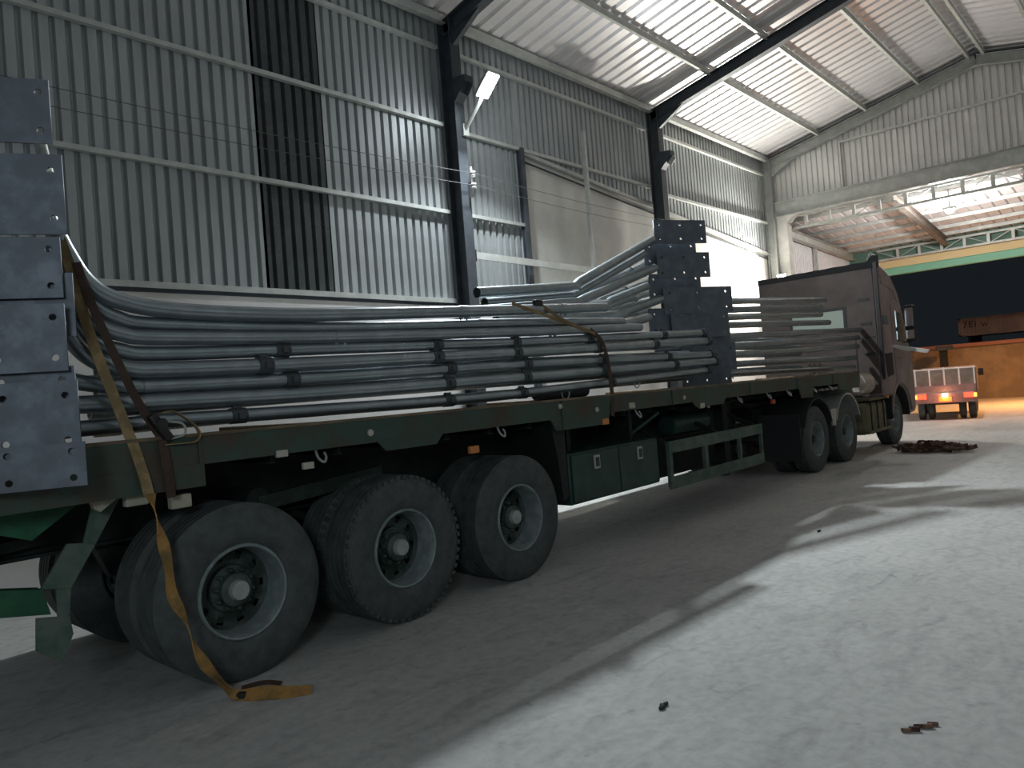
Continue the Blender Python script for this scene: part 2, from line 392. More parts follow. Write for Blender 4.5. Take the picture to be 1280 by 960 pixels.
m_.prism([(XG + 0.02, 7.72, 6.0), (XG + 0.02, 7.45, 6.0), (XG + 0.02, 7.45, 5.86), (XG + 0.02, 7.72, 5.6)], (0.3, 0, 0)); m_.build('concrete_pier', 'concrete', t)
# rafters
def rafter(x, label, mt, w=0.16, h=0.24, bothm=None):
    t = thing('roof_rafter', label, 'rafter', (x, YR, roofz(YR, 7.2)))
    for s, y in ((1, 8.12), (-1, YQ + 0.05)):
        MB().ibeam((x, y, roofz(y, 7.24)), (x, YR, roofz(YR, 7.24)), w, h, 0.014, up=(0, 0, 1)).build('arm', mt, t)
    # haunch at the eave
    MB().prism([(x - 0.04, 8.0, 7.14), (x - 0.04, 7.3, 7.30), (x - 0.04, 8.0, 6.9)], (0.08, 0, 0)).build('haunch', mt, t)
    return t
rafter(8.05, 'dark roof rafter above the street lamp, nearest of the rafters', 'steel_dark')
rafter(14.05, 'dark roof rafter crossing the middle of the roof', 'steel_dark')
rafter(XG - 0.02, 'grey roof rafter along the top of the gable wall', 'steel_grey')
# purlins
names = {6.7: 'galvanised roof purlin, lowest one above the long wall', 5.5: 'galvanised roof purlin, second up from the long wall',
         4.3: 'galvanised roof purlin, third up from the long wall', 3.24: 'galvanised ridge purlin, left one of the pair at the roof ridge',
         2.94: 'galvanised ridge purlin, right one of the pair at the roof ridge', 1.9: 'galvanised roof purlin on the far slope past the ridge'}
for y, lb in names.items():
    tag(MB().cchan((XB, y, roofz(y, 7.40)), (XG, y, roofz(y, 7.40)), 0.055, 0.11).build('roof_purlin', 'steel_light'), lb, 'purlin')
tag(MB().beam((XB, 8.12, 7.40), (XG, 8.12, 7.40), 0.10, 0.12).build('eave_beam', 'steel_light'), 'long pale eave beam between long wall and roof', 'beam')
# girts
def girt(x0, x1, z, label, mt='steel_light', y=YW - 0.045, h=0.055):
    tag(MB().cchan((x0, y, z), (x1, y, z), 0.07, h).build('wall_girt', mt), label, 'girt')
girt(XB, 7.93, 4.43, 'wall rail at mid height left of the lamp column')
girt(XB, 7.93, 5.78, 'wall rail at upper height left of the lamp column')
girt(XB, 7.93, 6.98, 'topmost wall rail left of the lamp column, under the eave')
girt(8.17, 9.7, 4.43, 'short wall rail between lamp column and dark opening post')
girt(8.17, 13.93, 5.74, 'wall rail in the middle bay just under the street lamp arm')
girt(8.17, 13.93, 6.98, 'topmost wall rail in the middle bay behind the lamp')
girt(14.17, 19.9, 5.66, 'wall rail at mid height in the bay before the gable')
girt(14.17, 19.9, 6.98, 'topmost wall rail in the bay before the gable')
# opening posts
tag(MB().ibeam((9.68, 8.16, 0), (9.68, 8.16, 5.74), 0.10, 0.10, up=(0, 1, 0)).build('opening_post', 'steel_dark'), 'dark post where the wall sheets end and plastered wall begins', 'post')
tag(MB().beam((11.45, 8.08, 3.60), (11.45, 8.08, 6.38), 0.07, 0.07, up=(0, 1, 0)).build('wall_post', 'steel_light'), 'slim galvanised post standing off the plastered wall', 'post')
t = thing('cross_rail', 'flat galvanised rail from lamp column across the opening to the slim post', 'rail', (8.1, 8.0, 3.7))
MB().beam((8.2, 8.02, 3.76), (11.43, 8.02, 3.74), 0.03, 0.11).build('bar', 'steel_light', t)
MB().bb(8.12, 8.24, 7.98, 8.08, 3.66, 3.84).build('hinge', 'black', t)

# gable wall
def gtop(p): return Vector((p.x, p.y, roofz(p.y, 7.15)))
struct(sheet('wall_front', (XG + 0.08, 8.05, 6.16), (XG + 0.08, YR, 6.16), gtop, 0.14, 0.03, (1, 0, 0), 'sheet_gable', rib=0.3))
struct(sheet('wall_front', (XG + 0.08, YR, 6.16), (XG + 0.08, YQ, 6.16), gtop, 0.14, 0.03, (1, 0, 0), 'sheet_gable', rib=0.3))
struct(MB().bb(XG, XG + 0.3, YQ - 0.2, YQ + 0.5, 0, 6.0).build('wall_front', 'concrete', smooth=False))
tag(MB().beam((XG + 0.03, 6.22, 6.2), (XG + 0.03, 6.22, 7.42), 0.06, 0.05, up=(0, 1, 0)).build('gable_post', 'steel_light'), 'thin post on the ribbed gable wall', 'post')
tag(MB().beam((XG + 0.03, 6.22, 7.36), (XG + 0.03, -0.02, 7.36), 0.06, 0.05).build('gable_rail', 'steel_light'), 'thin horizontal rail across the ribbed gable wall', 'rail')
t = thing('gable_beam', 'deep grey I-beam carrying the gable wall over the opening', 'beam', (XG, YR, 5.8))
MB().ibeam((XG + 0.02, 8.0, 5.98), (XG + 0.02, YQ, 5.98), 0.18, 0.40, 0.02).build('beam', 'steel_grey', t)

# canopy beyond the gable
def canz(x): return 6.02 - (x - 20.4) * 0.112
def truss(x, z0, z1, y0, y1, step, label, mt):
    t = thing('canopy_truss', label, 'truss', (x, (y0 + y1) / 2, z0))
    MB().beam((x, y0, z1), (x, y1, z1), 0.07, 0.06).build('top_chord', mt, t)
    MB().beam((x, y0, z0), (x, y1, z0), 0.07, 0.06).build('bottom_chord', mt, t)
    y = y1; k = 0
    while y - step > y0:
        MB().beam((x, y - step, z0), (x, y - step, z1), 0.08, 0.06, up=(1, 0, 0)).build('web_post', mt, t)
        a, b = (z0, z1) if k % 2 else (z1, z0)
        MB().beam((x, y, a), (x, y - step, b), 0.018, 0.018).build('diagonal', mt, t)
        y -= step; k += 1
    return t
truss(20.55, 5.49, 5.82, -1.2, 8.0, 0.62, 'near lattice truss of the canopy, right beneath the gable beam', 'steel_light')
truss(26.1, 4.93, 5.24, -1.5, 7.2, 0.62, 'far lattice truss of the canopy, above the cream fascia', 'steel_light')
roof_c = sheet('ceiling', (20.4, 8.6, canz(20.4)), (20.4, -2.5, canz(20.4)), lambda p: Vector((26.4, p.y, p.z - 6.0 * 0.112)), 0.30, 0.035, (0, 0, 1), 'sheet_canopy', rib=0.16)
struct(roof_c)
for k, x in enumerate((21.3, 22.2, 23.1, 24.0, 24.9, 25.7)):
    lb = ['nearest', 'second nearest', 'third nearest', 'fourth nearest', 'fifth nearest', 'farthest'][k]
    tag(MB().cchan((x, 8.4, canz(x) - 0.06), (x, -2.4, canz(x) - 0.06), 0.05, 0.10).build('canopy_purlin', 'steel_light'), lb + ' pale purlin under the canopy roof', 'purlin')
tag(MB().ibeam((20.6, 5.2, canz(20.6) - 0.22), (26.1, 5.2, canz(26.1) - 0.22), 0.16, 0.22).build('canopy_beam', 'truck_panel'), 'brownish beam running outwards under the middle of the canopy', 'beam')
tag(MB().ibeam((20.3, 8.0, 5.46), (26.3, 8.0, 5.22), 0.16, 0.22).build('canopy_beam', 'steel_light'), 'grey edge beam of the canopy above the side sheeting', 'beam')
struct(sheet('wall_left', (20.3, 8.15, 0), (26.4, 8.15, 0), lambda p: Vector((p.x, p.y, 5.4)), 0.15, 0.03, (0, 1, 0), 'sheet_canopy'))
tag(MB().beam((23.0, 8.05, 0), (23.0, 8.05, 5.3), 0.08, 0.08, up=(0, 1, 0)).build('canopy_post', 'steel_light'), 'post on the canopy side sheeting beyond the corner column', 'post')
tag(MB().bb(20.4, 26.2, 8.06, 8.12, 4.15, 4.22).build('canopy_side_rail', 'steel_light'), 'rail low on the canopy side sheeting', 'rail')
t = thing('canopy_fascia', 'cream and green painted fascia along the outer edge of the canopy', 'fascia', (26.3, 3, 4.3))
MB().bb(26.25, 26.36, -6, 8.5, 4.66, 4.93).build('cream_board', 'fascia_cream', t, bevel=0.01)
MB().bb(26.22, 26.40, -6, 8.5, 4.42, 4.66).build('green_gutter', 'fascia_green', t, bevel=0.03)
MB().bb(26.37, 26.40, -6, 8.5, 4.93, 5.35).build('green_panel', 'panel_green', t)

# ------------------------------------------------------------------ lamps
def area(name, loc, direction, power, size, col, parent=None, spread=180):
    l = bpy.data.lights.new(name, 'AREA'); l.shape = 'SQUARE'; l.size = size; l.energy = power; l.color = col
    l.spread = math.radians(spread)
    o = bpy.data.objects.new(name, l); C.objects.link(o)
    o.rotation_euler = Vector(direction).to_track_quat('-Z', 'Y').to_euler()
    if parent is not None: o.parent = parent; o.location = Vector(loc) - wloc(parent)
    else: o.location = loc
    return o
def point(name, loc, power, col, r=0.05, parent=None):
    l = bpy.data.lights.new(name, 'POINT'); l.energy = power; l.color = col; l.shadow_soft_size = r
    o = bpy.data.objects.new(name, l); C.objects.link(o)
    if parent is not None: o.parent = parent; o.location = Vector(loc) - wloc(parent)
    else: o.location = loc
    return o
# street lamp on the first column
head = Vector((8.08, 7.33, 6.13))
t = thing('street_lamp', 'lit LED street lamp on an arm from the dark column', 'lamp', (8.1, 7.92, 5.6))
arm0 = Vector((8.12, 7.90, 5.66)); adir = (head - arm0).normalized()
MB().tube([arm0, head - adir * 0.16], 0.032, 12).build('arm', 'steel_light', t)
MB().bb(8.06, 8.18, 7.88, 7.93, 5.56, 5.74).build('bracket', 'steel_light', t)
side = Vector((1, 0, 0)); nrm = adir.cross(side).normalized()
if nrm.z > 0: nrm = -nrm
Rm = Matrix((adir, side, -nrm)).transposed()
MB().box(head - nrm * 0.03, (0.42, 0.26, 0.05), Rm).build('housing', 'steel_grey', t, bevel=0.012)
m_ = MB()
for i in range(7): m_.box(head - nrm * 0.07 + adir * (-0.12 + i * 0.04), (0.012, 0.22, 0.04), Rm)
m_.build('cooling_fins', 'steel_grey', t)
MB().box(head + nrm * 0.005, (0.36, 0.21, 0.02), Rm).build('light_panel', 'led', t)
area('street_lamp_light', head + nrm * 0.03, nrm, P_WALL, 0.22, (0.88, 0.96, 1.0), t, spread=155)
point('street_lamp_side_light', head + nrm * 0.14, P_WALL_SIDE, (0.88, 0.96, 1.0), 0.10, t)
# floodlight low at the corner pier, hidden behind the cab
t = thing('flood_lamp', 'lit floodlight shining over the cab roof beside the corner column', 'lamp', (19.3, 7.6, 3.9))
hp = aX(977, 347, 19.3) + Vector((0, 0, 0.0))
MB().beam(hp + Vector((0.06, 0, 0)), (XG, 7.85, hp.z), 0.03, 0.03).build('arm', 'steel_grey', t)
MB().bb(hp.x, hp.x + 0.05, hp.y - 0.12, hp.y + 0.12, hp.z - 0.09, hp.z + 0.09).build('housing', 'steel_grey', t)
MB().bb(hp.x - 0.02, hp.x, hp.y - 0.10, hp.y + 0.10, hp.z - 0.07, hp.z + 0.07).build('light_panel', 'led_warm', t)
area('flood_lamp_light', hp + Vector((-0.04, 0, 0)), (-1, -0.05, 0.22), P_CORNER, 0.16, (1.0, 0.97, 0.88), t)
point('flood_lamp_side_light', hp + Vector((-0.12, 0, 0)), 60, (1.0, 0.97, 0.88), 0.06, t)
# canopy lamp
t = thing('canopy_lamp', 'lit lamp hanging under the canopy roof', 'lamp', (23.2, 4.5, 5.6))
hp = aX(1187, 262, 21.5)
MB().tube([hp + Vector((0, 0, 0.03)), (hp.x, hp.y, canz(hp.x))], 0.015, 8).build('stem', 'steel_grey', t)
MB().bb(hp.x - 0.1, hp.x + 0.1, hp.y - 0.14, hp.y + 0.14, hp.z + 0.0, hp.z + 0.06).build('housing', 'steel_grey', t, bevel=0.01)
MB().lathe([(0, -0.10), (0.05, -0.09), (0.09, -0.06), (0.11, -0.02), (0.10, 0.0), (0, 0.0)], 20, hp, 'Z').build('light_globe', 'led_warm', t)
point('canopy_lamp_light', hp + Vector((0, 0, -0.22)), P_CANOPY, (1.0, 0.96, 0.94), 0.06, t)
# unseen lamp added as soft fill, by the right wall behind the photographer
t = thing('fill_lamp', 'unseen cool white fill lamp added behind the photographer', 'lamp', (-2.5, -1.9, 3.2))
MB().bb(-2.65, -2.35, -2.0, -1.8, 3.15, 3.25).build('housing', 'steel_grey', t)
area('fill_lamp_light', (-2.5, -1.7, 3.1), (0.68, 1, -0.40), P_BACK, 1.3, (0.80, 0.92, 1.0), t)
# sodium lamp in the yard, right of the opening
t = thing('yard_lamp', 'sodium lamp on a pole in the yard', 'lamp', (27.7, 1.6, 0))
MB().tube([(27.7, 1.4, 0), (27.7, 1.4, 4.3), (27.7, 1.8, 4.45)], 0.05, 10).build('pole', 'steel_grey', t)
MB().bb(27.55, 27.85, 1.75, 2.25, 4.42, 4.50).build('housing', 'steel_grey', t)
MB().bb(27.6, 27.8, 1.8, 2.2, 4.39, 4.42).build('light_panel', 'lead_yard', t)
area('yard_lamp_light', (27.7, 2.0, 4.36), (0.0, 0.45, -1.0), P_YARD, 0.3, (1.0, 0.42, 0.13), t, spread=130)

# insulators and wires
t = thing('insulator_bracket', 'two white porcelain insulators on the lamp column', 'insulator', (8.15, 7.9, 4.7))
MB().bb(8.12, 8.16, 7.86, 7.92, 4.62, 5.08).build('bracket', 'steel_light', t)
for z in (4.78, 4.96):
    MB().lathe([(0.0, -0.04), (0.035, -0.04), (0.04, -0.025), (0.022, -0.01), (0.022, 0.01), (0.04, 0.025), (0.035, 0.04), (0, 0.04)], 14, (8.14, 7.83, z), 'Z').build('insulator', 'porcelain', t)
def wire(a, b, sag, label, r=0.004):
    a = Vector(a); b = Vector(b)
    pts = [a.lerp(b, k / 14) - Vector((0, 0, sag * 4 * (k / 14) * (1 - k / 14))) for k in range(15)]
    tag(MB().tube(pts, r, 6).build('wire', 'cable'), label, 'wire')
wire((-3.0, 7.9, 5.0), (8.14, 7.80, 4.96), 0.12, 'upper wire strung along the wall left of the insulators')
wire((-3.0, 7.9, 4.80), (8.14, 7.80, 4.78), 0.12, 'lower wire strung along the wall left of the insulators')
wire((8.14, 7.80, 4.96), (14.0, 7.85, 4.95), 0.05, 'upper wire strung from the insulators past the plastered wall')
wire((8.14, 7.80, 4.78), (14.0, 7.85, 4.78), 0.05, 'lower wire strung from the insulators past the plastered wall')

# ------------------------------------------------------------------ wheels
def wheel_meshes(lugs=True):
    # built once at the origin: outer face towards -Y, outer plane y=0, width 0.28
    R = 0.53
    tr = MB()
    prof = [(0.285, 0.015), (0.30, 0.002), (0.36, -0.008), (0.44, -0.010), (0.49, 0.0), (0.515, 0.02)]
    y = 0.03
    for g in range(4):
        prof += [(R, y), (R, y + 0.045), (R - 0.014, y + 0.048), (R - 0.014, y + 0.056)]; y += 0.058
    prof += [(R, y), (0.515, 0.268), (0.49, 0.285), (0.44, 0.29), (0.30, 0.28), (0.285, 0.265)]
    tr.lathe(prof, 72)
    for k in range(54 if lugs else 0):      # shoulder lugs
        a = 2 * math.pi * k / 54
        Ry = Matrix.Rotation(-a, 3, 'Y')
        tr.box(Ry @ Vector((0.513, 0.016, 0)), (0.026, 0.03, 0.034), Ry)
    rim = MB()
    rim.lathe([(0.287, 0.27), (0.287, 0.012), (0.278, 0.0), (0.268, 0.004), (0.262, 0.02), (0.258, 0.07), (0.250, 0.14), (0.246, 0.20)], 60)
    def skip(k, j): return j == 1 and (k % 6) in (0, 1)
    disc = MB(); disc.lathe([(0.247, 0.175), (0.226, 0.200), (0.176, 0.205), (0.150, 0.195), (0.140, 0.165), (0.090, 0.160)], 60, skip=skip)
    hub = MB(); hub.lathe([(0.062, 0.16), (0.062, 0.065), (0.055, 0.05), (0.0, 0.045)], 28)
    nuts = disc; nuts.lathe([(0.10, 0.17), (0.10, 0.10), (0.088, 0.09), (0.05, 0.09)], 28)
    for k in range(10):
        a = 2 * math.pi * k / 10; nuts.lathe([(0.016, 0.17), (0.016, 0.125), (0.008, 0.115), (0, 0.115)], 6, (0.120 * math.cos(a), 0, 0.118 * math.sin(a)))
    drum = MB(); drum.lathe([(0.0, 0.22), (0.215, 0.22), (0.225, 0.27), (0.0, 0.28)], 40)
    return tr, rim, hub, nuts, drum
WM = {}
def wheel(parent, x, y, z=0.53, side=1, hubmat='hub', name='wheel', scale=1.0, rimmat='rim', lugs=False):
    """side=1: outer face towards -Y"""
    key = (hubmat, rimmat)
    mk = 'lug' if lugs else 'rib'
    if mk not in WM: WM[mk] = wheel_meshes(lugs)
    tr, rim, hub, nuts, drum = WM[mk]
    def inst(nm, mb, mt, par):
        k = (nm, mt, lugs)
        if k not in WM:
            o = mb.build(nm, mt, None, local=True); WM[k] = o.data; o.parent = par; return o
        o = bpy.data.objects.new(nm, WM[k]); C.objects.link(o); o.parent = par; return o
    T = inst(name, tr, 'rubber', parent)
    T.location = Vector((x, y, z)) - wloc(parent); T.scale = (scale, side * scale, scale)
    T.rotation_euler = (0, random.uniform(0, 6.28), 0)
    inst('rim', rim, rimmat, T); inst('hub', hub, hubmat, T); inst('wheel_disc', nuts, 'disc', T); inst('brake_drum', drum, 'hub_dark', T)
    return T

# ------------------------------------------------------------------ semi-trailer
YN, YF = 4.25, 6.37; XR0, XR1 = 0.75, 13.75
tr = thing('semi_trailer', 'green flatbed semi-trailer carrying the galvanised poles', 'trailer', (7.2, 5.5, 0))
m_ = MB()
for k in range(22):
    y0 = YN + 0.09 + k * (1.95 / 22); m_.bb(XR0 + 0.05, XR1 - 0.1, y0 + 0.004, y0 + 0.086, 1.375, 1.405)
m_.build('deck_boards', 'wood', tr)
MB().cchan((XR0, YN + 0.04, 1.41), (XR1, YN + 0.04, 1.41), 0.08, 0.17, 0.012).build('side_rail', 'green', tr).name = 'side_rail'
MB().cchan((XR1, YF - 0.04, 1.34), (XR0, YF - 0.04, 1.34), 0.08, 0.15, 0.012).build('side_rail', 'green', tr)
# outer rail face plate with a worn lip, and drop plates where the cross-members meet it
MB().bb(XR0, XR1, YN - 0.012, YN + 0.0, 1.325, 1.49).build('rail_face', 'green', tr)
MB().bb(XR0, XR1, YN - 0.02, YN + 0.05, 1.488, 1.506).build('rail_lip', 'wood', tr)
MB().bb(XR0, 1.98, YN - 0.016, YN + 0.10, 1.20, 1.33).build('rail_drop_plate', 'green', tr)
for (xa, xb, zl) in ((3.22, 3.86, 1.255), (5.15, 6.10, 1.22), (7.75, 8.6, 1.26), (10.95, 11.55, 1.18), (12.6, 13.75, 1.22)):
    MB().prism([(xa, YN - 0.016, 1.335), (xa + 0.08, YN - 0.016, zl), (xb - 0.08, YN - 0.016, zl), (xb, YN - 0.016, 1.335)], (0, 0.014, 0)).build('rail_drop_plate', 'green', tr)
MB().bb(5.32, 5.34, YN - 0.024, YN - 0.012, 1.22, 1.49).build('rail_joint', 'green', tr)
for x in (1.95, 7.3, 9.3, 10.9, 12.4): MB().bb(x, x + 0.02, YN - 0.022, YN - 0.012, 1.33, 1.49).build('rail_joint', 'green', tr)
# main longitudinal beams and outriggers
for y in (4.98, 5.73):
    MB().ibeam((XR0, y, 1.12), (10.2, y, 1.12), 0.16, 0.50, 0.02).build('main_beam', 'chassis', tr)
    MB().ibeam((10.2, y, 1.27), (XR1, y, 1.27), 0.16, 0.22, 0.02).build('main_beam', 'chassis', tr)
for k in range(26):
    x = XR0 + 0.2 + k * 0.5
    if x < XR1: MB().ibeam((x, YN + 0.06, 1.32), (x, YF - 0.06, 1.32), 0.06, 0.10, 0.008).build('cross_member', 'chassis', tr)
# rubbing hooks / rope hooks under the rail
for x in (2.75, 4.5, 6.0, 6.6, 8.1, 9.0, 9.9, 10.6, 11.6, 12.3):
    MB().tube(smooth_path([(x, YN + 0.03, 1.33), (x, YN + 0.0, 1.27), (x + 0.03, YN - 0.02, 1.24), (x + 0.06, YN + 0.0, 1.27), (x + 0.06, YN + 0.02, 1.30)], 4), 0.009, 6).build('rope_hook', 'steel_grey', tr)
# axles with springs, tri-axle
for x in (2.19, 3.45, 4.71):
    MB().tube([(x, 4.7, 0.53), (x, 6.0, 0.53)], 0.065, 14).build('axle', 'chassis', tr)
    for y in (4.98, 5.73):
        MB().tube(smooth_path([(x - 0.5, y, 0.84), (x, y, 0.68), (x + 0.5, y, 0.84)], 6), 0.035, 8).build('leaf_spring', 'chassis', tr)
    for (yo, s) in ((4.27, 1), (6.35, -1)):
        wheel(tr, x, yo, side=s, lugs=abs(x - 3.45) < .1); wheel(tr, x, yo + s * 0.325, side=s, lugs=abs(x - 3.45) < .1)
for (xa, xb) in ((1.60, 2.00), (2.72, 2.95), (3.97, 4.20)):
    MB().prism([(xa, 5.1, 0.9), (xa + 0.1, 5.1, 0.66), (xb - 0.1, 5.1, 0.66), (xb, 5.1, 0.9)], (0, -0.1, 0)).build('spring_hanger', 'chassis', tr)
MB().beam((2.55, 4.72, 0.98), (3.6, 4.72, 1.06), 0.06, 0.10).build('brake_pipe_cover', 'hub_dark', tr)
MB().tube([(2.55, 4.95, 1.0), (2.55, 4.7, 1.0)], 0.09, 14).build('brake_chamber', 'chassis', tr)
# mudguard panel between third wheel and tool box
MB().prism([(5.22, 4.30, 1.32), (5.42, 4.30, 1.32), (5.42, 4.30, 0.60), (5.34, 4.30, 0.56), (5.30, 4.30, 0.95)], (0, 1.2, 0)).build('mudguard', 'chassis', tr)
# tool box
tb = MB().bb(5.47, 7.05, 4.32, 4.95, 0.50, 0.985).build('tool_box', 'green_box', tr, bevel=0.012)
for (xa, xb) in ((5.50, 6.27), (6.29, 7.02)):
    d = MB().bb(xa, xb, 4.300, 4.320, 0.52, 0.965).build('box_door', 'green_box', tb, bevel=0.006); d = tb
    xm = (xa + xb) / 2
    MB().bb(xm - 0.045, xm + 0.045, 4.288, 4.300, 0.80, 0.93).build('door_latch', 'label', d)
    MB().bb(xm - 0.025, xm + 0.025, 4.280, 4.288, 0.82, 0.91).build('latch_handle', 'green_box', d)
for x in (5.7, 6.8): MB().bb(x, x + 0.06, 4.5, 4.9, 0.985, 1.33).build('box_hanger', 'chassis', tr)
# side guard frame with four stiles
sg = thing_g = None
m_ = MB(); Yg = 4.27
def gz(x, z): return z
m_.beam((7.18, Yg, 0.86), (9.62, Yg, 0.86), 0.03, 0.13); m_.build('side_guard_rail', 'dusty_green', tr)
MB().beam((7.18, Yg, 0.465), (9.62, Yg, 0.465), 0.03, 0.13).build('side_guard_rail', 'dusty_green', tr)
for x, ww in ((7.20, 0.07), (8.02, 0.08), (8.95, 0.05), (9.60, 0.04)):
    MB().bb(x, x + ww, Yg + 0.0, Yg + 0.04, 0.42, 0.92).build('side_guard_post', 'dusty_green', tr)
for x in (7.25, 8.5, 9.55): MB().beam((x, Yg + 0.04, 0.88), (x + 0.02, 5.0, 1.2), 0.05, 0.05).build('side_guard_bracket', 'chassis', tr)
MB().bb(7.22, 8.15, 5.15, 5.60, 0.34, 0.96).build('spare_box', 'green_box', tr, bevel=0.01)
MB().bb(8.22, 10.2, 5.3, 5.6, 0.30, 1.0).build('equipment_box', 'chassis', tr, bevel=0.01)
# landing legs
for y in (4.75, 5.95):
    MB().bb(9.35, 9.50, y - 0.07, y + 0.07, 0.42, 1.30).build('landing_leg', 'chassis', tr)
    MB().bb(9.37, 9.48, y - 0.05, y + 0.05, 0.25, 0.42).build('landing_leg_foot', 'chassis', tr)
# air tanks and cross pipes seen above the guard
MB().tube([(8.0, 4.75, 1.05), (8.9, 4.75, 1.05)], 0.12, 18).build('air_tank', 'green_box', tr)
MB().beam((6.9, 4.6, 1.02), (7.25, 4.4, 1.25), 0.05, 0.03).build('stay', 'green_box', tr)
# rear: tail panel, bumper hanger, bumper bar
pz = lambda L, Y: [aY(x, y, Y) for x, y in L]
MB().prism(pz([(-60, 612), (128, 612), (100, 628), (40, 676), (-60, 660)], 4.50), (0, 0.03, 0)).build('tail_panel', 'green_bright', tr)
MB().bb(0.72, 0.80, 4.30, 6.42, 0.98, 1.34).build('tail_beam', 'green_bright', tr)
MB().prism(pz([(118, 618), (152, 618), (119, 681), (89, 735), (87, 768), (92, 792), (78, 828), (45, 814), (45, 773), (72, 771), (70, 737), (51, 737), (84, 680), (104, 679)], 4.46), (0, 0.012, 0)).build('bumper_hanger', 'dusty_green', tr)
MB().prism(pz([(104, 679), (119, 681), (89, 735), (51, 737), (84, 680)], 4.44), (0, 0.02, 0)).build('hanger_flange', 'dusty_green', tr)
MB().prism(pz([(-90, 742), (53, 737), (64, 768), (-90, 780)], 4.44), (0, 0.10, 0)).build('bumper_bar', 'green_bright', tr)
MB().beam(aY(-60, 700, 4.9), aY(60, 672, 4.9), 0.05, 0.06).build('tail_stay', 'chassis', tr)
MB().prism(pz([(110, 617), (147, 615), (146, 623), (126, 640), (118, 636)], 4.33), (0, 0.05, 0)).build('tail_reflector', 'reflector', tr)
for x0, x1, y0, y1 in ((157, 187, 617, 630), (214, 241, 620, 633)):
    a = aY(x0, y0, 4.30); b = aY(x1, y1, 4.30)
    MB().bb(a.x, b.x, 4.30, 4.36, b.z, a.z).build('side_marker', 'reflector', tr, bevel=0.008)
for (x, y, mt) in ((592, 562, 'orange_lens'), (756, 527, 'orange_lens'), (789, 507, 'reflector'), (877, 507, 'reflector'), (966, 502, 'red_lens')):
    p = aY(x, y, 4.24); MB().box(p, (0.10, 0.04, 0.06)).build('side_marker', mt, tr, bevel=0.008)
for (x, y) in ((385, 582), (352, 567)):
    p = aY(x, y, 4.24); MB().box(p, (0.08, 0.03, 0.045)).build('side_marker', 'label', tr, bevel=0.006)
for (x, y) in ((463, 541), (700, 508), (746, 512), (855, 497)):
    p = aY(x, y, YN - 0.016); MB().lathe([(0, -0.012), (0.022, -0.01), (0.026, 0)], 12, p).build('rail_bolt', 'label', tr)
# front neck parts over the fifth wheel
MB().bb(10.6, 12.9, 4.9, 6.1, 1.10, 1.18).build('king_pin_plate', 'chassis', tr)

# ------------------------------------------------------------------ tractor unit
tk = thing('tractor_unit', 'dusty maroon truck tractor with high cab coupled to the trailer', 'truck', (14.5, 5.4, 0))
YC0, YC1 = 4.17, 6.45
def arc(x, r, a0, a1, n=10): return [(x + r * math.cos(math.radians(a0 + (a1 - a0) * k / n)), r * math.sin(math.radians(a0 + (a1 - a0) * k / n)) + 0.53) for k in range(n + 1)]
for y in (5.0, 5.8): MB().cchan((10.9, y, 0.92), (17.0, y, 0.92), 0.08, 0.24, 0.01).build('chassis_rail', 'chassis', tk)
for x in (11.72, 13.10):
    MB().tube([(x, 4.6, 0.53), (x, 6.2, 0.53)], 0.08, 12).build('axle', 'chassis', tk)
    for (yo, s) in ((4.30, 1), (6.50, -1)):
        wheel(tk, x, yo, z=0.51, side=s, hubmat='hub_dark', scale=0.97); wheel(tk, x, yo + s * 0.34, z=0.51, side=s, hubmat='hub_dark', scale=0.97)
for (yo, s) in ((4.30, 1), (6.50, -1)):
    # steered wheels: the dish faces outwards
    wheel(tk, 15.95, yo, z=0.51, side=s, hubmat='hub', scale=0.97)
q = arc(15.95, 0.60, 0, 180, 14); q2 = arc(15.95, 0.635, 180, 0, 14)
MB().prism([(a, 4.20, b) for a, b in q + q2], (0, 0.65, 0)).build('wheel_well_liner', 'fabric_black', tk)
MB().prism([(a, 4.62, b) for a, b in arc(15.95, 0.60, 0, 180, 14)], (0, 0.02, 0)).build('wheel_well_liner', 'fabric_black', tk)
MB().tube([(15.95, 4.6, 0.51), (15.95, 6.2, 0.51)], 0.08, 12).build('axle', 'chassis', tk)
for x in (11.72, 13.10):
    for y0 in (4.26, 5.92):
        q = arc(x, 0.60, 20, 160); q2 = arc(x, 0.63, 160, 20)
        MB().prism([(a, y0, b) for a, b in q + q2], (0, 0.64, 0)).build('mudguard', 'fabric_black' if x < 12 else 'steel_grey', tk)
MB().bb(10.98, 11.0, 4.28, 4.92, 0.25, 0.95).build('mud_flap', 'fabric_black', tk)
MB().prism([(12.28, 4.27, 0.93), (12.56, 4.27, 0.93), (12.48, 4.27, 0.66), (12.36, 4.27, 0.66)], (0, 0.03, 0)).build('mudguard_bracket', 'label', tk)
MB().lathe([(0, -0.03), (0.45, -0.03), (0.5, 0), (0.45, 0.03), (0, 0.03)], 30, (12.3, 5.4, 1.07), 'Z').build('fifth_wheel', 'chassis', tk)
# fuel tank / battery box on the near side with straps and step rail
ft = MB().bb(13.85, 15.10, 4.22, 4.80, 0.36, 0.92).build('fuel_tank', 'olive', tk, bevel=0.06)
for x in (14.12, 14.48, 14.85): MB().bb(x, x + 0.045, 4.205, 4.225, 0.36, 0.93).build('tank_strap', 'chassis', ft)
MB().bb(13.8, 15.15, 4.17, 4.23, 0.38, 0.43).build('step_rail', 'olive', tk)
MB().bb(14.0, 15.15, 4.18, 4.80, 0.955, 0.985).build('catwalk', 'olive', tk)
MB().bb(15.0, 15.12, 4.17, 4.19, 0.95, 1.0).build('side_marker', 'orange_lens', tk)
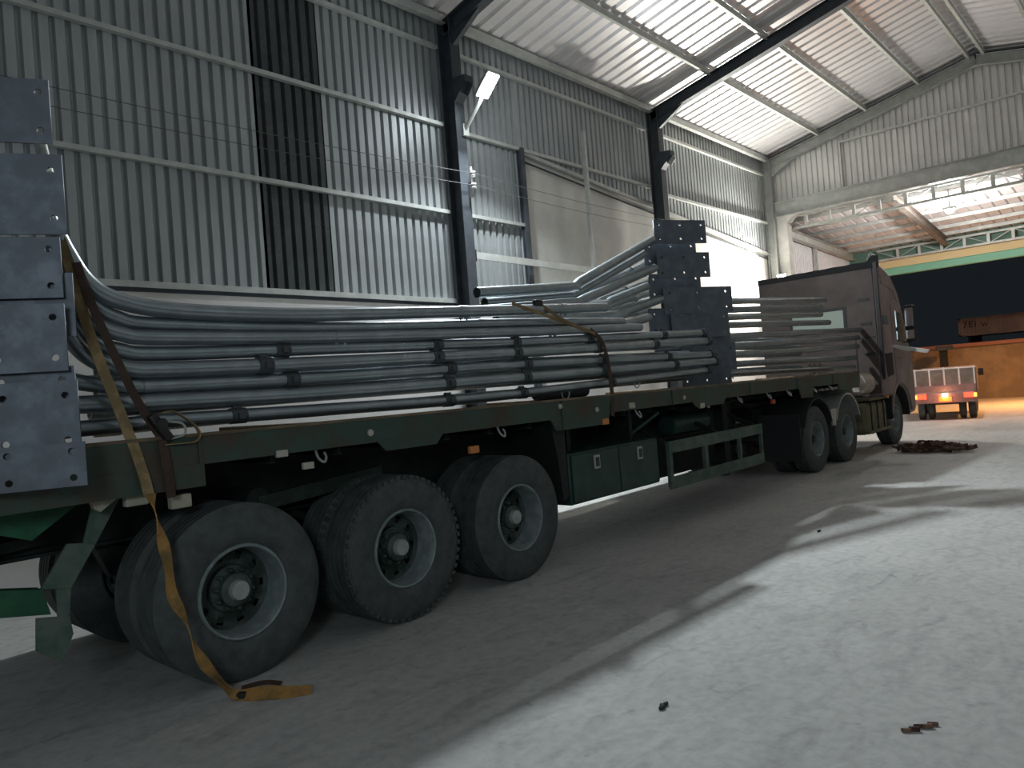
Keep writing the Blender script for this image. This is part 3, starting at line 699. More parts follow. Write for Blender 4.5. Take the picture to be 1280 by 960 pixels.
# air filter drum and hoses behind the cab
fl = MB().lathe([(0, -0.02), (0.17, -0.02), (0.20, 0.0), (0.20, 0.55), (0.17, 0.60), (0.15, 0.60), (0.15, 0.50), (0, 0.50)], 28, (14.0, 4.42, 1.26), 'X').build('air_filter', 'dust', tk)
MB().tube(smooth_path([(14.0, 4.55, 1.22), (13.7, 4.6, 1.14), (13.2, 4.7, 1.12), (12.7, 4.75, 1.14), (12.3, 4.8, 1.12)], 6), 0.085, 14).build('intake_duct', 'dusty_green', tk)
for k in range(3):
    MB().tube(smooth_path([(14.85, 5.3 + 0.1 * k, 1.7), (14.5, 5.2 + 0.1 * k, 1.15), (13.9, 5.2 + 0.1 * k, 1.05), (13.75, 5.3 + 0.1 * k, 1.3)], 6), 0.018, 8).build('air_hose', 'strap_brown', tk)
# cab shell: side profile with wheel arch, swept across and rounded
X0 = 14.92
prof = [(X0, 0.98), (X0, 3.46), (X0 + 0.10, 3.52), (X0 + 0.45, 3.46), (X0 + 0.95, 3.32), (X0 + 1.35, 3.02), (X0 + 1.62, 2.60), (X0 + 1.75, 2.30), (X0 + 2.02, 1.70), (X0 + 2.08, 1.30), (X0 + 2.06, 0.66), (X0 + 1.98, 0.56), (X0 + 1.75, 0.56)]
q = arc(15.95, 0.64, 0, 150, 10); prof += [(max(a, X0 + 0.42), b) for a, b in q if a < X0 + 1.72]
prof += [(X0 + 0.36, 0.98)]
cabm = MB(); cabm.prism([(a, YC0, b) for a, b in prof], (0, YC1 - YC0, 0))
cab = cabm.build('cab_shell', 'cab', tk, bevel=0.055, ang=50)
# dark rear wall panel with rear window, ribs and seam
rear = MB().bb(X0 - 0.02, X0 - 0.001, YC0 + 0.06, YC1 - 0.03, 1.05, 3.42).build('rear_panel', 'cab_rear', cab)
MB().bb(X0 - 0.028, X0 - 0.018, 4.74, 5.84, 2.28, 2.74).build('rear_window_seal', 'black', cab, bevel=0.01)
MB().bb(X0 - 0.034, X0 - 0.026, 4.80, 5.78, 2.34, 2.68).build('rear_window', 'window_lit_view', cab)
for (y, z) in ((4.42, 2.83), (4.40, 2.37), (4.36, 1.80)):
    MB().bb(X0 - 0.032, X0 - 0.018, y - 0.10, y + 0.10, z - 0.025, z + 0.025).build('rear_vent', 'black', cab)
MB().bb(X0 - 0.03, X0 - 0.02, 4.60, 4.62, 1.2, 2.1).build('panel_seam', 'black', cab)
MB().bb(X0 - 0.03, X0 - 0.02, 4.25, 4.62, 2.1, 2.12).build('panel_seam', 'black', cab)
# roof rear edge: black torn deflector edge with a raised corner
m_ = MB(); top = []
for k in range(25):
    y = YC1 - 0.02 - k * (YC1 - YC0 + 0.04) / 24; z = 3.50 + 0.004 * math.sin(k * 1.7) + (0.09 if k > 22 else 0.0) + 0.03 * k / 24
    top.append((y, z))
m_.prism([(X0 - 0.03, y, z) for y, z in top] + [(X0 - 0.03, y, 3.40) for y, z in reversed(top)], (0.06, 0, 0)); m_.build('roof_edge_strip', 'fabric_black', cab)
MB().bb(X0 - 0.04, X0 + 0.03, YC0 - 0.03, YC0 + 0.03, 1.3, 3.5).build('corner_strip', 'black', cab)
MB().tube(smooth_path([(X0 - 0.02, YC0 + 0.12, 3.56), (X0 + 0.0, YC0 + 0.06, 3.66), (X0 + 0.04, YC0 - 0.02, 3.60)], 5), 0.02, 8).build('corner_tip', 'chrome', cab)
# roof side fairing crease, door, window, intake
MB().prism([(X0 + 0.25, YC0 - 0.012, 3.28), (X0 + 0.9, YC0 - 0.012, 3.17), (X0 + 1.28, YC0 - 0.012, 2.88), (X0 + 1.22, YC0 - 0.012, 2.80), (X0 + 0.95, YC0 - 0.012, 3.02), (X0 + 0.25, YC0 - 0.012, 3.12)], (0, 0.014, 0)).build('roof_fairing', 'cab', cab, bevel=0.004)
door = MB().prism([(X0 + 0.72, YC0 - 0.014, 2.72), (X0 + 1.46, YC0 - 0.014, 2.66), (X0 + 1.72, YC0 - 0.014, 2.15), (X0 + 1.78, YC0 - 0.014, 1.22), (X0 + 0.80, YC0 - 0.014, 1.18)], (0, 0.016, 0)).build('door', 'cab', cab, bevel=0.005)
MB().prism([(X0 + 0.95, YC0 - 0.02, 2.62), (X0 + 1.40, YC0 - 0.02, 2.57), (X0 + 1.62, YC0 - 0.02, 2.12), (X0 + 1.60, YC0 - 0.02, 1.98), (X0 + 0.97, YC0 - 0.02, 2.02)], (0, 0.006, 0)).build('door_window', 'glass', cab)
MB().bb(X0 + 0.86, X0 + 1.0, YC0 - 0.05, YC0 - 0.014, 1.66, 1.70).build('door_handle', 'chrome', cab)
MB().prism([(X0 + 0.16, YC0 - 0.012, 1.78), (X0 + 0.60, YC0 - 0.012, 1.80), (X0 + 0.62, YC0 - 0.012, 1.38), (X0 + 0.24, YC0 - 0.012, 1.34)], (0, 0.014, 0)).build('side_intake', 'fabric_black', cab)
MB().bb(X0 + 0.20, X0 + 0.50, YC0 - 0.016, YC0 - 0.0, 2.34, 2.50).build('emblem', 'galv_plate', cab)
m_ = MB(); q = arc(15.95, 0.66, 8, 172, 14); q2 = arc(15.95, 0.73, 172, 8, 14)
m_.prism([(a, YC0 - 0.02, b) for a, b in q + q2], (0, 0.10, 0)); m_.build('wheel_arch_trim', 'cab', cab, bevel=0.01)
# mirror and visor
mr = MB(); mr.tube(smooth_path([(X0 + 1.45, YC0, 2.66), (X0 + 1.52, YC0 - 0.12, 2.70), (X0 + 1.52, YC0 - 0.20, 2.66)], 4), 0.018, 8)
mr.tube(smooth_path([(X0 + 1.50, YC0, 2.02), (X0 + 1.52, YC0 - 0.12, 1.98), (X0 + 1.52, YC0 - 0.20, 2.02)], 4), 0.018, 8)
mo = mr.build('mirror_arm', 'black', cab)
MB().bb(X0 + 1.34, X0 + 1.44, YC0 - 0.27, YC0 - 0.08, 1.98, 2.72).build('mirror_housing', 'black', cab, bevel=0.04)
MB().bb(X0 + 1.328, X0 + 1.34, YC0 - 0.25, YC0 - 0.10, 2.30, 2.66).build('mirror_glass', 'chrome', cab)
MB().bb(X0 + 1.328, X0 + 1.34, YC0 - 0.25, YC0 - 0.10, 2.05, 2.22).build('mirror_glass', 'chrome', cab)
a = aX(1111, 433, X0 + 0.9); b = aX(1160, 439, X0 + 0.9)
MB().prism([aX(1110, 432, 15.6), aX(1118, 431, 15.6), aX(1161, 437, 15.7), aX(1158, 441, 15.7), aX(1130, 438, 15.65)], (0.10, 0, 0.0)).build('side_blade', 'white_paint', cab)
for z in (1.55, 1.72, 1.88): MB().bb(X0 + 2.0, X0 + 2.10, YC0 - 0.02, YC0 + 0.06, z - 0.06, z).build('front_trim', 'chrome', cab)
MB().bb(X0 + 0.30, X0 + 0.42, YC0 - 0.01, YC0 + 0.5, 0.55, 0.98).build('step_box', 'chassis', tk)

# ------------------------------------------------------------------ galvanised poles
ORD = ['topmost', 'second', 'third', 'fourth', 'fifth', 'sixth', 'seventh', 'lowest']
E28 = Vector((math.cos(math.radians(28)), -math.sin(math.radians(28)), 0))
def onplane(x, y, P0, e):
    nrm = Vector((-e.y, e.x, 0)); r = ray(x, y); return CAM + r * ((P0 - CAM).dot(nrm) / r.dot(nrm))
def plate_from_sight(TL, BR, P0, off, ncols=3):
    nrm = Vector((-E28.y, E28.x, 0)); P = P0 + nrm * off
    a = onplane(TL[0], TL[1], P, E28); b = onplane(BR[0], BR[1], P, E28)
    wd = (b - a).dot(E28); return Vector((a.x, a.y, b.z)), wd, a.z - b.z
def add_plate(parent, TL, BR, P0, off, holes=((0.09, .2), (0.5, .2), (0.91, .2), (0.09, .8), (0.5, .8), (0.91, .8)), mt='galv_plate', label=None):
    o, wd, h = plate_from_sight(TL, BR, P0, off)
    hs = [(wd * a, h * b) for a, b in holes]
    pl = holed_plate([(0, 0), (wd, 0), (wd, h), (0, h)], hs, 0.017, 0.016, o, E28, (0, 0, 1), 'base_plate', mt, parent)
    return o + E28 * (wd / 2) + Vector((0, 0, h / 2)), pl
def bracket(parent, c, r, lug=False):
    """pressed collar with bolt ears clamped round the pole, or just a pair of small ears underneath"""
    m_ = MB(); x, y, z = c
    if lug:
        for dx in (-0.035, 0.035):
            m_.prism([(x + dx - 0.02, y - 0.01, z - r + 0.008), (x + dx + 0.02, y - 0.01, z - r + 0.008), (x + dx, y - 0.01, z - r - 0.022)], (0, 0.02, 0))
        m_.lathe([(r, -0.05), (r + 0.003, -0.05), (r + 0.003, 0.05), (r, 0.05)], 14, c, 'X')
        return m_.build('clamp_bracket', 'galv', parent)
    m_.lathe([(r, -0.05), (r + 0.007, -0.05), (r + 0.007, 0.05), (r, 0.05)], 14, c, 'X')
    m_.bb(x - 0.03, x + 0.03, y - 0.012, y + 0.012, z + r - 0.005, z + r + 0.022)
    m_.bb(x - 0.02, x + 0.02, y - r - 0.025, y - r + 0.005, z - 0.02, z + 0.02)
    return m_.build('clamp_bracket', 'bracket', parent)
def zat(pts, x):
    for a, b in zip(pts, pts[1:]):
        if a.x <= x <= b.x: return a.lerp(b, (x - a.x) / max(1e-6, b.x - a.x))
    return None
def pole(label, pts, r, group, brackets=(), hollow=0.12, cap=None, endring=False, bend=5, lug=False):
    pp = [Vector(p) for p in pts]
    t = thing('galvanised_pole', label, 'pole', (sum(p.x for p in pp) / len(pp), sum(p.y for p in pp) / len(pp), min(p.z for p in pp) - r), group=group)
    path = smooth_path(pp, bend) if len(pp) > 2 else pp
    MB().tube(path, r, 16, hollow=hollow).build('shaft', 'galv', t)
    for bxx in brackets:
        c = zat(path, bxx)
        if c: bracket(t, c, r, lug)
    if endring:
        e = path[-1]; MB().lathe([(r, -0.09), (r + 0.012, -0.09), (r + 0.012, 0.0), (r * 0.8, 0.0), (r * 0.8, -0.05), (0, -0.05)], 16, e, 'X').build('end_sleeve', 'steel_dark', t)
    return t, path

# --- bundle A: bent ends and base plates at the left, straight shafts along the near edge
PA = aY(106, 560, 3.98)   # right edge of the near plates
Lp = [((-150, 88), (66, 180), 0.06), ((-150, 187), (84, 293), 0.02), ((-150, 297), (80, 372), 0.05), ((-150, 386), (86, 463), 0.0),
      ((-150, 345), (96, 420), 0.09), ((-150, 470), (99, 540), 0.05), ((-150, 489), (103, 567), -0.02), ((-150, 573), (110, 606), -0.045)]
YA = 4.42
rowsA = [ # sight points of the axis and of the bend near the plates
 ([(72, 296), (84, 318), (106, 350), (140, 373)], [(205, 387), (320, 393), (420, 393), (640, 388), (757, 384)]),
 ([(60, 270), (82, 330), (108, 372), (145, 397)], [(205, 406), (420, 410), (640, 404), (778, 402)]),
 ([(60, 300), (84, 362), (112, 400), (150, 417)], [(205, 422), (420, 421), (640, 415), (800, 409)]),
 ([(64, 340), (88, 392), (116, 425), (150, 438)], [(205, 442), (420, 435), (640, 428), (880, 416)]),
 ([(70, 395), (96, 432), (122, 452), (155, 460)], [(205, 462), (420, 453), (640, 441), (886, 426)]),
 ([(70, 470), (100, 478), (135, 482), (170, 483)], [(205, 482), (420, 471), (640, 456), (891, 443)]),
 ([(70, 508), (100, 506), (135, 505), (170, 504)], [(205, 502), (420, 490), (640, 473), (896, 451)]),
 ([(70, 540), (100, 536), (135, 533), (170, 530)], [(205, 526), (420, 511), (640, 493), (886, 462)])]
bxs = [(4.35, 5.7), (2.35, 4.6, 5.9), (3.1, 5.5), (2.65, 4.03, 4.98, 6.1, 7.55), (2.5, 4.0, 4.95, 6.2, 7.3), (2.7, 4.15, 5.1, 6.3, 7.6), (4.1, 5.05, 6.25, 7.7), (2.3, 4.1, 5.0, 6.4)]
for i, (bend, run) in enumerate(rowsA):
    ya = YA + (0.0, 0.04, -0.01, 0.02, -0.01, 0.01, -0.01, 0.0)[i]
    Pl = [aY(x, y, ya) for x, y in run]
    # the bent end leans away from the viewer towards the plate
    Pb = [aY(x, y, ya - 0.02 + 0.0 * k) for k, (x, y) in enumerate(bend)]
    pts = Pb + Pl
    # keep the run even: sort along X
    lb = '%s galvanised pole of the near bundle, bent up at its left end' % ORD[i] if i < 5 else '%s galvanised pole of the near bundle, straight along the deck edge' % ORD[i]
    rr = 0.044 if i not in (0, 4, 6) else 0.049
    t, path = pole(lb, pts, rr, 'poles of the near bundle', bxs[i], endring=(i >= 3), lug=(i < 3))
    TL, BR, off = Lp[i]
    add_plate(t, TL, BR, PA, off, holes=((0.27, .2), (0.60, .2), (0.93, .2), (0.27, .8), (0.60, .8), (0.93, .8)))
P = [aY(36, 186, 4.3), aY(50, 187, 4.3), aY(58, 214, 4.3)]
tag(MB().tube([aY(50, 178, 4.34), aY(59, 216, 4.34)], 0.030, 12).build('pole_stub', 'galv_end'), 'short pale pole end between the two topmost plates at the left', 'pole')
# poles lying behind the near row; their pale open left ends show beside the plates
for i, (x0, y0, x1, y1, Y) in enumerate(((120, 464, 850, 434, 4.66), (112, 478, 860, 444, 4.70), (120, 495, 862, 453, 4.64), (112, 516, 858, 464, 4.68), (118, 538, 854, 474, 4.66),
                                         (128, 440, 840, 424, 4.72))):
    a = aY(x0, y0, Y); b = aY(x1, y1 - 2, Y)
    t, path = pole('%s pole of the row behind the near bundle, pale open end beside the plates' % ['second', 'third', 'fourth', 'fifth', 'lowest', 'topmost'][i], [a, b], 0.036, 'poles of the row behind the near bundle')
    MB().lathe([(0.031, 0.05), (0.031, -0.002), (0.042, -0.002), (0.042, 0.14), (0.036, 0.14)], 16, a, 'X').build('end_collar', 'galv_end', t)
# --- bundle B: short shafts kinked up to the tall stack of plates
PB = aY(915, 470, 4.52)
stack = [((816, 275), (883, 304), 0.00), ((804, 302), (871, 331), 0.07), ((820, 316), (888, 346), 0.00), ((810, 343), (877, 372), 0.07),
         ((828, 360), (916, 389), 0.00), ((810, 386), (892, 416), 0.07), ((838, 391), (912, 420), 0.03), ((816, 408), (914, 437), 0.10), ((850, 432), (921, 461), 0.07), ((851, 452), (915, 481), 0.03)]
YB = 4.98
fan = [([(596, 366), (716, 358), (724, 353), (815, 300)], 0), ([(606, 379), (710, 370), (722, 366), (804, 318)], 1), ([(600, 389), (716, 378), (730, 374), (818, 335)], 2),
       ([(640, 386), (752, 381), (764, 376), (808, 358)], 3), ([(620, 400), (766, 394), (780, 390), (826, 374)], 4), ([(620, 412), (770, 408), (784, 405), (808, 398)], 5)]
for i, (pts, k) in enumerate(fan):
    Y = YB + (0.0, 0.10, 0.0, 0.10, 0.0, 0.1)[i]
    P = [aY(x, y, Y) for x, y in pts]
    t, path = pole('%s pole of the kinked bundle rising to the tall plate stack' % ['topmost', 'second', 'third', 'fourth', 'fifth', 'lowest'][i], P, 0.054, 'kinked poles rising to the plate stack', (), bend=3)
    add_plate(t, stack[k][0], stack[k][1], PB, stack[k][2])
for i, pts in enumerate(([(640, 380), (706, 376), (716, 372), (812, 328)], [(650, 392), (742, 388), (752, 385), (812, 366)], [(650, 404), (750, 401), (760, 398), (812, 388)])):
    P = [aY(x, y, 5.26) for x, y in pts]
    pole('%s pole tucked between the kinked poles and their far rank' % ['upper', 'middle', 'lower'][i], P, 0.046, 'kinked poles of the middle rank', (7.4, 8.3), bend=3, lug=True)
P = [aY(x, y, 4.75) for x, y in ((776, 408), (811, 397))]
pole('short bright pole end rising to the left edge of the plate stack', P, 0.05, None)
# second rank of kinked poles farther back
for i, pts in enumerate(([(618, 362), (694, 366), (702, 364), (812, 312)], [(618, 374), (712, 372), (722, 370), (812, 334)], [(640, 384), (742, 379), (752, 376), (812, 352)], [(640, 392), (742, 390), (752, 388), (812, 376)])):
    P = [aY(x, y, 5.55) for x, y in pts]
    pole('%s pole of the far kinked rank on the wall side of the load' % ['topmost', 'second', 'third', 'lowest'][i], P, 0.050, 'kinked poles on the wall side', (7.6, 8.6), bend=3, lug=True)

# --- bundle C: straight poles running forward from the stack to the cab
rowsC = [((880, 377), (1031, 375), 6), ((880, 388), (1026, 384), 7), ((880, 397), (1026, 393), 8), ((880, 407), (1036, 403), 9),
         ((885, 421), (1075, 412), None), ((885, 433), (1072, 422), None), ((885, 444), (1072, 433), None), ((885, 456), (1069, 447), None), ((885, 468), (1067, 459), None)]
for i, (a, b, k) in enumerate(rowsC):
    A = aY(a[0] + 22, a[1] - 0.3, 4.70 + 0.04 * (i % 2)); B = aY(*b, (4.62 if i < 4 else 4.50) + 0.03 * (i % 2))
    t, path = pole('%s forward pole, running from the plate stack to behind the cab' % ['topmost', 'second', 'third', 'fourth', 'fifth', 'sixth', 'seventh', 'eighth', 'lowest'][i], [A, B], 0.046, 'forward poles behind the cab', (9.75,), lug=True)
    if k is not None: add_plate(t, stack[k][0], stack[k][1], PB, stack[k][2], holes=((0.09, .2), (0.5, .2), (0.91, .2), (0.91, .8)) if k != 9 else ((0.1, .25), (0.5, .25), (0.9, .25)))
for i in range(5):
    z = 1.60 + 0.12 * i
    pole('%s forward pole of the rank beside the wall, behind the near ones' % ['lowest', 'second lowest', 'third lowest', 'fourth lowest', 'topmost'][i], [(9.9, 5.2, z + 0.07), (13.6, 5.2, z + 0.05)], 0.040, 'forward poles of the wall side rank')
# timber dunnage under the load
for j, x in enumerate((2.9, 6.05, 8.4, 11.0, 13.2)):
    tag(MB().bb(x, x + 0.10, 4.35, 5.9, 1.405, 1.50).build('timber_bearer', 'wood', bevel=0.006), 'timber bearer under the poles, %s from the rear' % ['first', 'second', 'third', 'fourth', 'fifth'][j], 'timber')
tag(MB().tube([(5.25, 4.46, 1.565), (6.0, 4.46, 1.565)], 0.062, 16).build('rolled_tarp', 'fabric_black'), 'black rolled bundle lying under the poles near the middle strap', 'bundle')

# ------------------------------------------------------------------ straps
def strap_pts(L, wd=(1, 0, 0)): return [(p, w_) for p, w_ in L]
t = thing('ratchet_strap', 'yellow-brown lashing strap hanging from the deck down over the rear wheel', 'strap', (1.9, 4.1, 0))
xs = [(72, 292), (86, 330), (104, 392), (122, 445), (140, 490), (156, 530), (168, 560), (180, 595), (186, 618)]
P = [aY(x, y, 4.36 - 0.17 * k / 8) for k, (x, y) in enumerate(xs)]
MB().ribbon([(p, (0.9, 0, 0.35)) for p in smooth_path(P, 4)], 0.055).build('upper_webbing', 'strap_pale', t)
xs = [(188, 618), (194, 640), (202, 672), (210, 705), (216, 745), (232, 775), (244, 810), (262, 838), (284, 860)]
Q = [aY(x, y, 4.20 - 0.17 * (k / 8)) for k, (x, y) in enumerate(xs)]
end = aZ(300, 872, 0.012); Q[-1] = aY(286, 862, end.y + 0.05)
Q.append(end); Q = smooth_path(Q, 6)
nq = len(Q); MB().ribbon([(p, (math.cos(1.25 * math.sin(k * 0.24)), math.sin(1.25 * math.sin(k * 0.24)), 0.1)) for k, p in enumerate(Q)], 0.060).build('hanging_webbing', 'strap', t)
G = smooth_path([aZ(298, 872, 0.012), aZ(330, 866, 0.03), aZ(362, 866, 0.018), aZ(390, 864, 0.01)], 6)
MB().ribbon([(p, (0.2, 0.8, 0.5)) for p in G], 0.085).build('floor_tail', 'strap', t)
G2 = smooth_path([aZ(302, 860, 0.03), aZ(330, 853, 0.035), aZ(352, 854, 0.02)], 6)
MB().ribbon([(p, (0.3, 0.9, 0.2)) for p in G2], 0.04).build('floor_tail', 'strap_brown', t)
MB().box(aZ(304, 868, 0.02), (0.07, 0.05, 0.035), Matrix.Rotation(0.6, 3, 'Z')).build('hook', 'ratchet', t, bevel=0.006)

t = thing('ratchet_strap', 'dark brown lashing strap slanting across the bent pole ends to a ratchet', 'strap', (1.8, 4.2, 1.5))
P = [aY(x, y, 4.33 - 0.09 * k / 5) for k, (x, y) in enumerate(((95, 328), (112, 374), (132, 420), (152, 462), (174, 505), (200, 545)))]
MB().ribbon([(p, (0.9, 0, 0.35)) for p in smooth_path(P, 4)], 0.045).build('webbing', 'strap_brown', t)
c = aY(200, 534, 4.22); R30 = Matrix.Rotation(math.radians(-58), 3, 'Y')
MB().box(c, (0.17, 0.06, 0.05), Matrix.Rotation(math.radians(58), 3, 'Y')).build('ratchet_body', 'ratchet', t, bevel=0.01)
MB().lathe([(0, -0.04), (0.03, -0.04), (0.03, 0.04), (0, 0.04)], 14, c + Vector((0.0, -0.0, 0.02))).build('ratchet_spool', 'ratchet', t)
MB().tube(smooth_path([c + Vector((0.03, 0, 0.03)), c + Vector((0.12, -0.01, 0.01)), c + Vector((0.13, -0.01, -0.05)), c + Vector((0.05, 0, -0.07))], 5), 0.007, 8).build('ratchet_handle', 'steel_grey', t)
P = [aY(x, y, 4.22) for x, y in ((200, 517), (215, 514), (232, 523), (246, 535), (249, 545), (243, 552), (228, 554), (205, 556))]
MB().ribbon([(p, (0.1, 1, 0)) for p in smooth_path(P, 5)], 0.045).build('loose_loop', 'strap_pale', t)
P = [aY(x, y, 4.21) for x, y in ((203, 550), (207, 575), (212, 600), (214, 622))]
MB().ribbon([(p, (1, 0, 0)) for p in smooth_path(P, 4)], 0.05).build('lower_webbing', 'strap_brown', t)

t = thing('ratchet_strap', 'tan lashing strap over the middle of the load down to the deck rail', 'strap', (6.1, 4.3, 1.5))
P = [aY(640, 379, 4.40), aY(668, 389, 4.345), aY(700, 401, 4.34), aY(740, 415, 4.34)]
MB().ribbon([(p, (0.3, 0.0, 0.9)) for p in smooth_path(P, 6)], 0.030).build('upper_webbing', 'strap_pale', t)
P = [aY(670, 376, 4.42), aY(690, 391, 4.34), aY(712, 404, 4.335), aY(744, 417, 4.335)]
MB().ribbon([(p, (0.3, 0.0, 0.9)) for p in smooth_path(P, 6)], 0.030).build('upper_webbing', 'strap_pale', t)
P = [aY(738, 413, 4.34), aY(750, 424, 4.335), aY(757, 440, 4.34), aY(762, 465, 4.33), aY(765, 492, 4.25), aY(766, 520, 4.22)]
MB().ribbon([(p, (1, 0, 0.1)) for p in smooth_path(P, 6)], 0.055).build('side_webbing', 'strap_brown', t)
MB().box(aY(672, 379, 4.40), (0.10, 0.05, 0.06)).build('ratchet_body', 'ratchet', t, bevel=0.01)
for i, (x, y) in enumerate(((707, 497), (796, 483))):
    p = aY(x, y - 4, 4.4)
    tag(MB().tube(smooth_path([p + Vector((-0.05, 0, 0.07)), p + Vector((-0.055, 0, -0.01)), p + Vector((0, 0, -0.05)), p + Vector((0.055, 0, -0.01)), p + Vector((0.05, 0, 0.07))], 5), 0.007, 6).build('wire_loop', 'steel_grey'),
        'thin wire loop hanging under the poles %s' % ('left of the tan strap', 'right of the tan strap')[i], 'wire')

# ------------------------------------------------------------------ small things on the floor
def heap(name, label, cat, c, rx, ry, n, h, mt):
    m_ = MB(); rnd = random.Random(3)
    for k in range(n):
        a = rnd.uniform(0, 6.28); rr_ = math.sqrt(rnd.random()) * 0.9
        ang = rnd.uniform(0, 3.14); L_ = 0.16
        x = c[0] + rx * rr_ * math.cos(a); y = c[1] + ry * rr_ * math.sin(a); z = 0.03 + rnd.random() * h * (1 - rr_ * 0.6)
        pts = [(x + L_ * math.cos(ang + 0.9 * q) * (0.4 + 0.3 * q), y + L_ * math.sin(ang + 0.9 * q) * (0.4 + 0.3 * q), z + 0.02 * math.sin(2 * q)) for q in range(4)]
        m_.ribbon([(p, (0.2, 0.2, 1)) for p in smooth_path(pts, 3)], 0.04, 0.012)
    return tag(m_.build(name, mt), label, cat)
hc = aZ(1160, 563, 0)
t = heap('strap_heap', 'heap of rusty straps and chain on the floor by the front wheel', 'strap heap', (14.55, 3.42, 0), 0.28, 0.62, 80, 0.17, 'rust')
def scrap(label, x, y, L_, mt='debris', rot=0.3):
    c = aZ(x, y, 0.0); m_ = MB(); rnd = random.Random(int(x))
    for k in range(5):
        p = c + Matrix.Rotation(rot, 3, 'Z') @ Vector(((k / 4 - 0.5) * L_, rnd.uniform(-0.012, 0.012), 0.008))
        m_.box(p, (L_ / 3.2, rnd.uniform(0.008, 0.026), rnd.uniform(0.012, 0.024)), Matrix.Rotation(rot + rnd.uniform(-0.6, 0.6), 3, 'Z'))
    tag(m_.build('floor_scrap', mt, bevel=0.004), label, 'scrap')
scrap('small dark scrap on the bright floor nearest the picture centre', 830, 884, 0.06, rot=-0.2)
scrap('longer dark scrap on the floor towards the lower right corner', 1150, 911, 0.14, 'rust', rot=-0.7)
scrap('tiny dark crumb on the floor midway to the truck', 1024, 665, 0.04)

# ------------------------------------------------------------------ small truck outside (built along its own +x = forward)
cpos = aZ(1184, 525, 0); hd = math.radians(9.5)
st = thing('pickup_truck', 'small flatbed truck with lit tail lamps standing outside the opening', 'truck', (cpos.x, cpos.y, 0), hd)
W2 = 0.66; st.scale = (1.05, 1.06, 1.06)
def sb(x0, x1, y0, y1, z0, z1, nm, mt, par=None, bev=0.0): return MB().bb(x0, x1, y0, y1, z0, z1).build(nm, mt, par or st, local=True, bevel=bev)
sb(0.0, 2.3, -W2, W2, 0.58, 0.64, 'bed_floor', 'truck_body')
tg = sb(-0.04, 0.0, -W2, W2, 0.70, 0.86, 'tailgate', 'truck_body')
for k in range(4):
    y = -W2 + 0.03 + k * 0.33
    sb(-0.02, 0.0, y, y + 0.27, 0.89, 1.24, 'stake_panel', 'truck_panel')
for k in range(5):
    y = -W2 + 0.0 + k * 0.315
    sb(-0.035, 0.005, y, y + 0.035, 0.84, 1.29 - 0.02 * (k % 2), 'stake_post', 'white_paint')
sb(-0.03, 0.0, -W2, W2, 1.25, 1.28, 'top_rail', 'white_paint')
for s in (-1, 1): sb(0.0, 2.3, s * W2 - 0.02, s * W2 + 0.02, 0.64, 1.25, 'side_board', 'truck_panel')
sb(-0.08, -0.01, -W2, W2, 0.42, 0.68, 'rear_crossbar', 'truck_body', bev=0.02)
for s in (-1, 1):
    sb(-0.11, -0.08, s * 0.50 - 0.10, s * 0.50 + 0.10, 0.54, 0.66, 'tail_lamp', 'tail_red')
    sb(-0.11, -0.08, s * 0.635 - 0.03, s * 0.635 + 0.03, 0.55, 0.64, 'indicator_lamp', 'tail_amber')
sb(-0.10, -0.08, -0.14, 0.14, 0.46, 0.57, 'number_plate', 'number_plate')
sb(-0.12, -0.10, -0.05, 0.05, 0.58, 0.66, 'plate_lamp', 'plate_lamp')
sb(0.1, 3.0, -0.30, 0.30, 0.38, 0.52, 'chassis', 'chassis')
for x in (0.55, 2.8):
    for (ya, yb) in ((-0.64, -0.46), (-0.42, -0.26), (0.26, 0.42), (0.46, 0.64)):
        if x > 1 and abs((ya + yb) / 2) < 0.45: continue
        MB().lathe([(0, ya), (0.15, ya), (0.24, ya + 0.01), (0.27, ya + 0.03), (0.27, yb - 0.03), (0.24, yb - 0.01), (0.15, yb), (0, yb)], 24, (x, 0, 0.27)).build('wheel', 'rubber', st, local=True)
cb = MB().prism([(2.35, -W2 + 0.02, 0.45), (2.35, -W2 + 0.02, 1.20), (2.45, -W2 + 0.02, 1.28), (3.1, -W2 + 0.02, 1.26), (3.4, -W2 + 0.02, 0.9), (3.45, -W2 + 0.02, 0.45)], (0, 2 * W2 - 0.04, 0)).build('cab', 'truck_body', st, local=True, bevel=0.03)
sb(3.0, 3.05, -W2 - 0.16, -W2 - 0.04, 0.98, 1.18, 'mirror', 'black', bev=0.01)
sb(3.0, 3.03, -W2 - 0.06, -W2 + 0.03, 1.05, 1.08, 'mirror_arm', 'black')
l = point('tail_glow', (0, 0, 0), 6, (1.0, 0.25, 0.10), 0.08); l.parent = st; l.location = (-0.25, 0, 0.55)

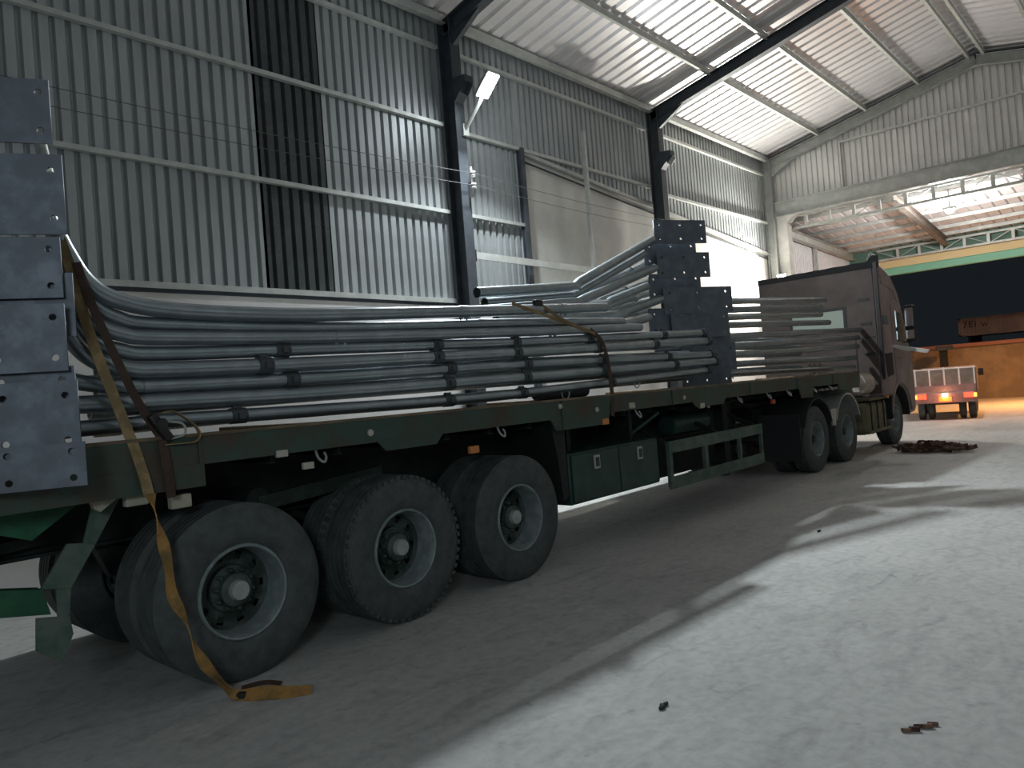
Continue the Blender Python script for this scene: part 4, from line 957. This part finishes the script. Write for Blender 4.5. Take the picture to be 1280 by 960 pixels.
# ------------------------------------------------------------------ yard
t = thing('yard_wall', 'long low ochre wall with a red coping across the yard', 'wall', (33, 6, 0))
MB().bb(32.4, 32.7, -8, 22, 0, 1.98).build('masonry', 'yard_wall', t)
MB().bb(32.3, 32.8, -8, 22, 1.98, 2.12).build('coping', 'container_edge', t, bevel=0.02)
ct = thing('shipping_container', 'orange shipping container with faded writing standing beyond the yard wall', 'container', (36, 2.0, 0))
a = aX(1197, 399, 35.5); b = aX(1200, 421, 35.5)
m_ = MB(); m_.bb(35.55, 38.0, -6, a.y - 0.02, b.z, a.z); m_.build('body', 'container', ct)
prf = sheet('side_panel', (35.52, a.y - 0.05, b.z + 0.05), (35.52, -6, b.z + 0.05), lambda p: Vector((p.x, p.y, a.z - 0.05)), 0.28, 0.015, (1, 0, 0), 'container', None, rib=0.4)
prf.parent = ct; prf.location = prf.location - ct.location
for z in (b.z, a.z - 0.07): MB().bb(35.48, 35.56, -6, a.y, z, z + 0.07).build('edge_rail', 'container', ct)
MB().bb(35.48, 35.58, a.y - 0.1, a.y, b.z, a.z).build('corner_post', 'container', ct)
for y in (a.y - 0.3, 1.0, -5): MB().bb(35.6, 37.9, y - 0.1, y, 0, b.z).build('support_frame', 'chassis', ct)
cu = bpy.data.curves.new('lettering', 'FONT'); cu.body = '7EI w'; cu.size = 0.36; cu.space_character = 1.15; cu.extrude = 0.004
tmp = bpy.data.objects.new('lettering', cu); C.objects.link(tmp)
dg = bpy.context.evaluated_depsgraph_get(); dg.update(); me = bpy.data.meshes.new_from_object(tmp.evaluated_get(dg)); bpy.data.objects.remove(tmp)
me.materials.clear(); me.materials.append(MATS['rust']); lt = bpy.data.objects.new('lettering', me); C.objects.link(lt); lt.parent = ct
lt.rotation_euler = (math.radians(90), 0, math.radians(-90)); lt.location = Vector((35.46, a.y - 0.16, b.z + 0.34)) - ct.location
t = thing('yard_post', 'dark post with a box on top in front of the yard wall', 'post', (31.6, 7.0, 0))
a = aX(1181, 462, 31.6); b = aX(1181, 434, 31.6)
MB().bb(31.55, 31.65, a.y - 0.13, a.y + 0.13, 0, b.z).build('shaft', 'chassis', t)
MB().bb(31.45, 31.75, a.y - 0.30, a.y + 0.22, b.z - 0.12, b.z + 0.05).build('box', 'steel_dark', t)
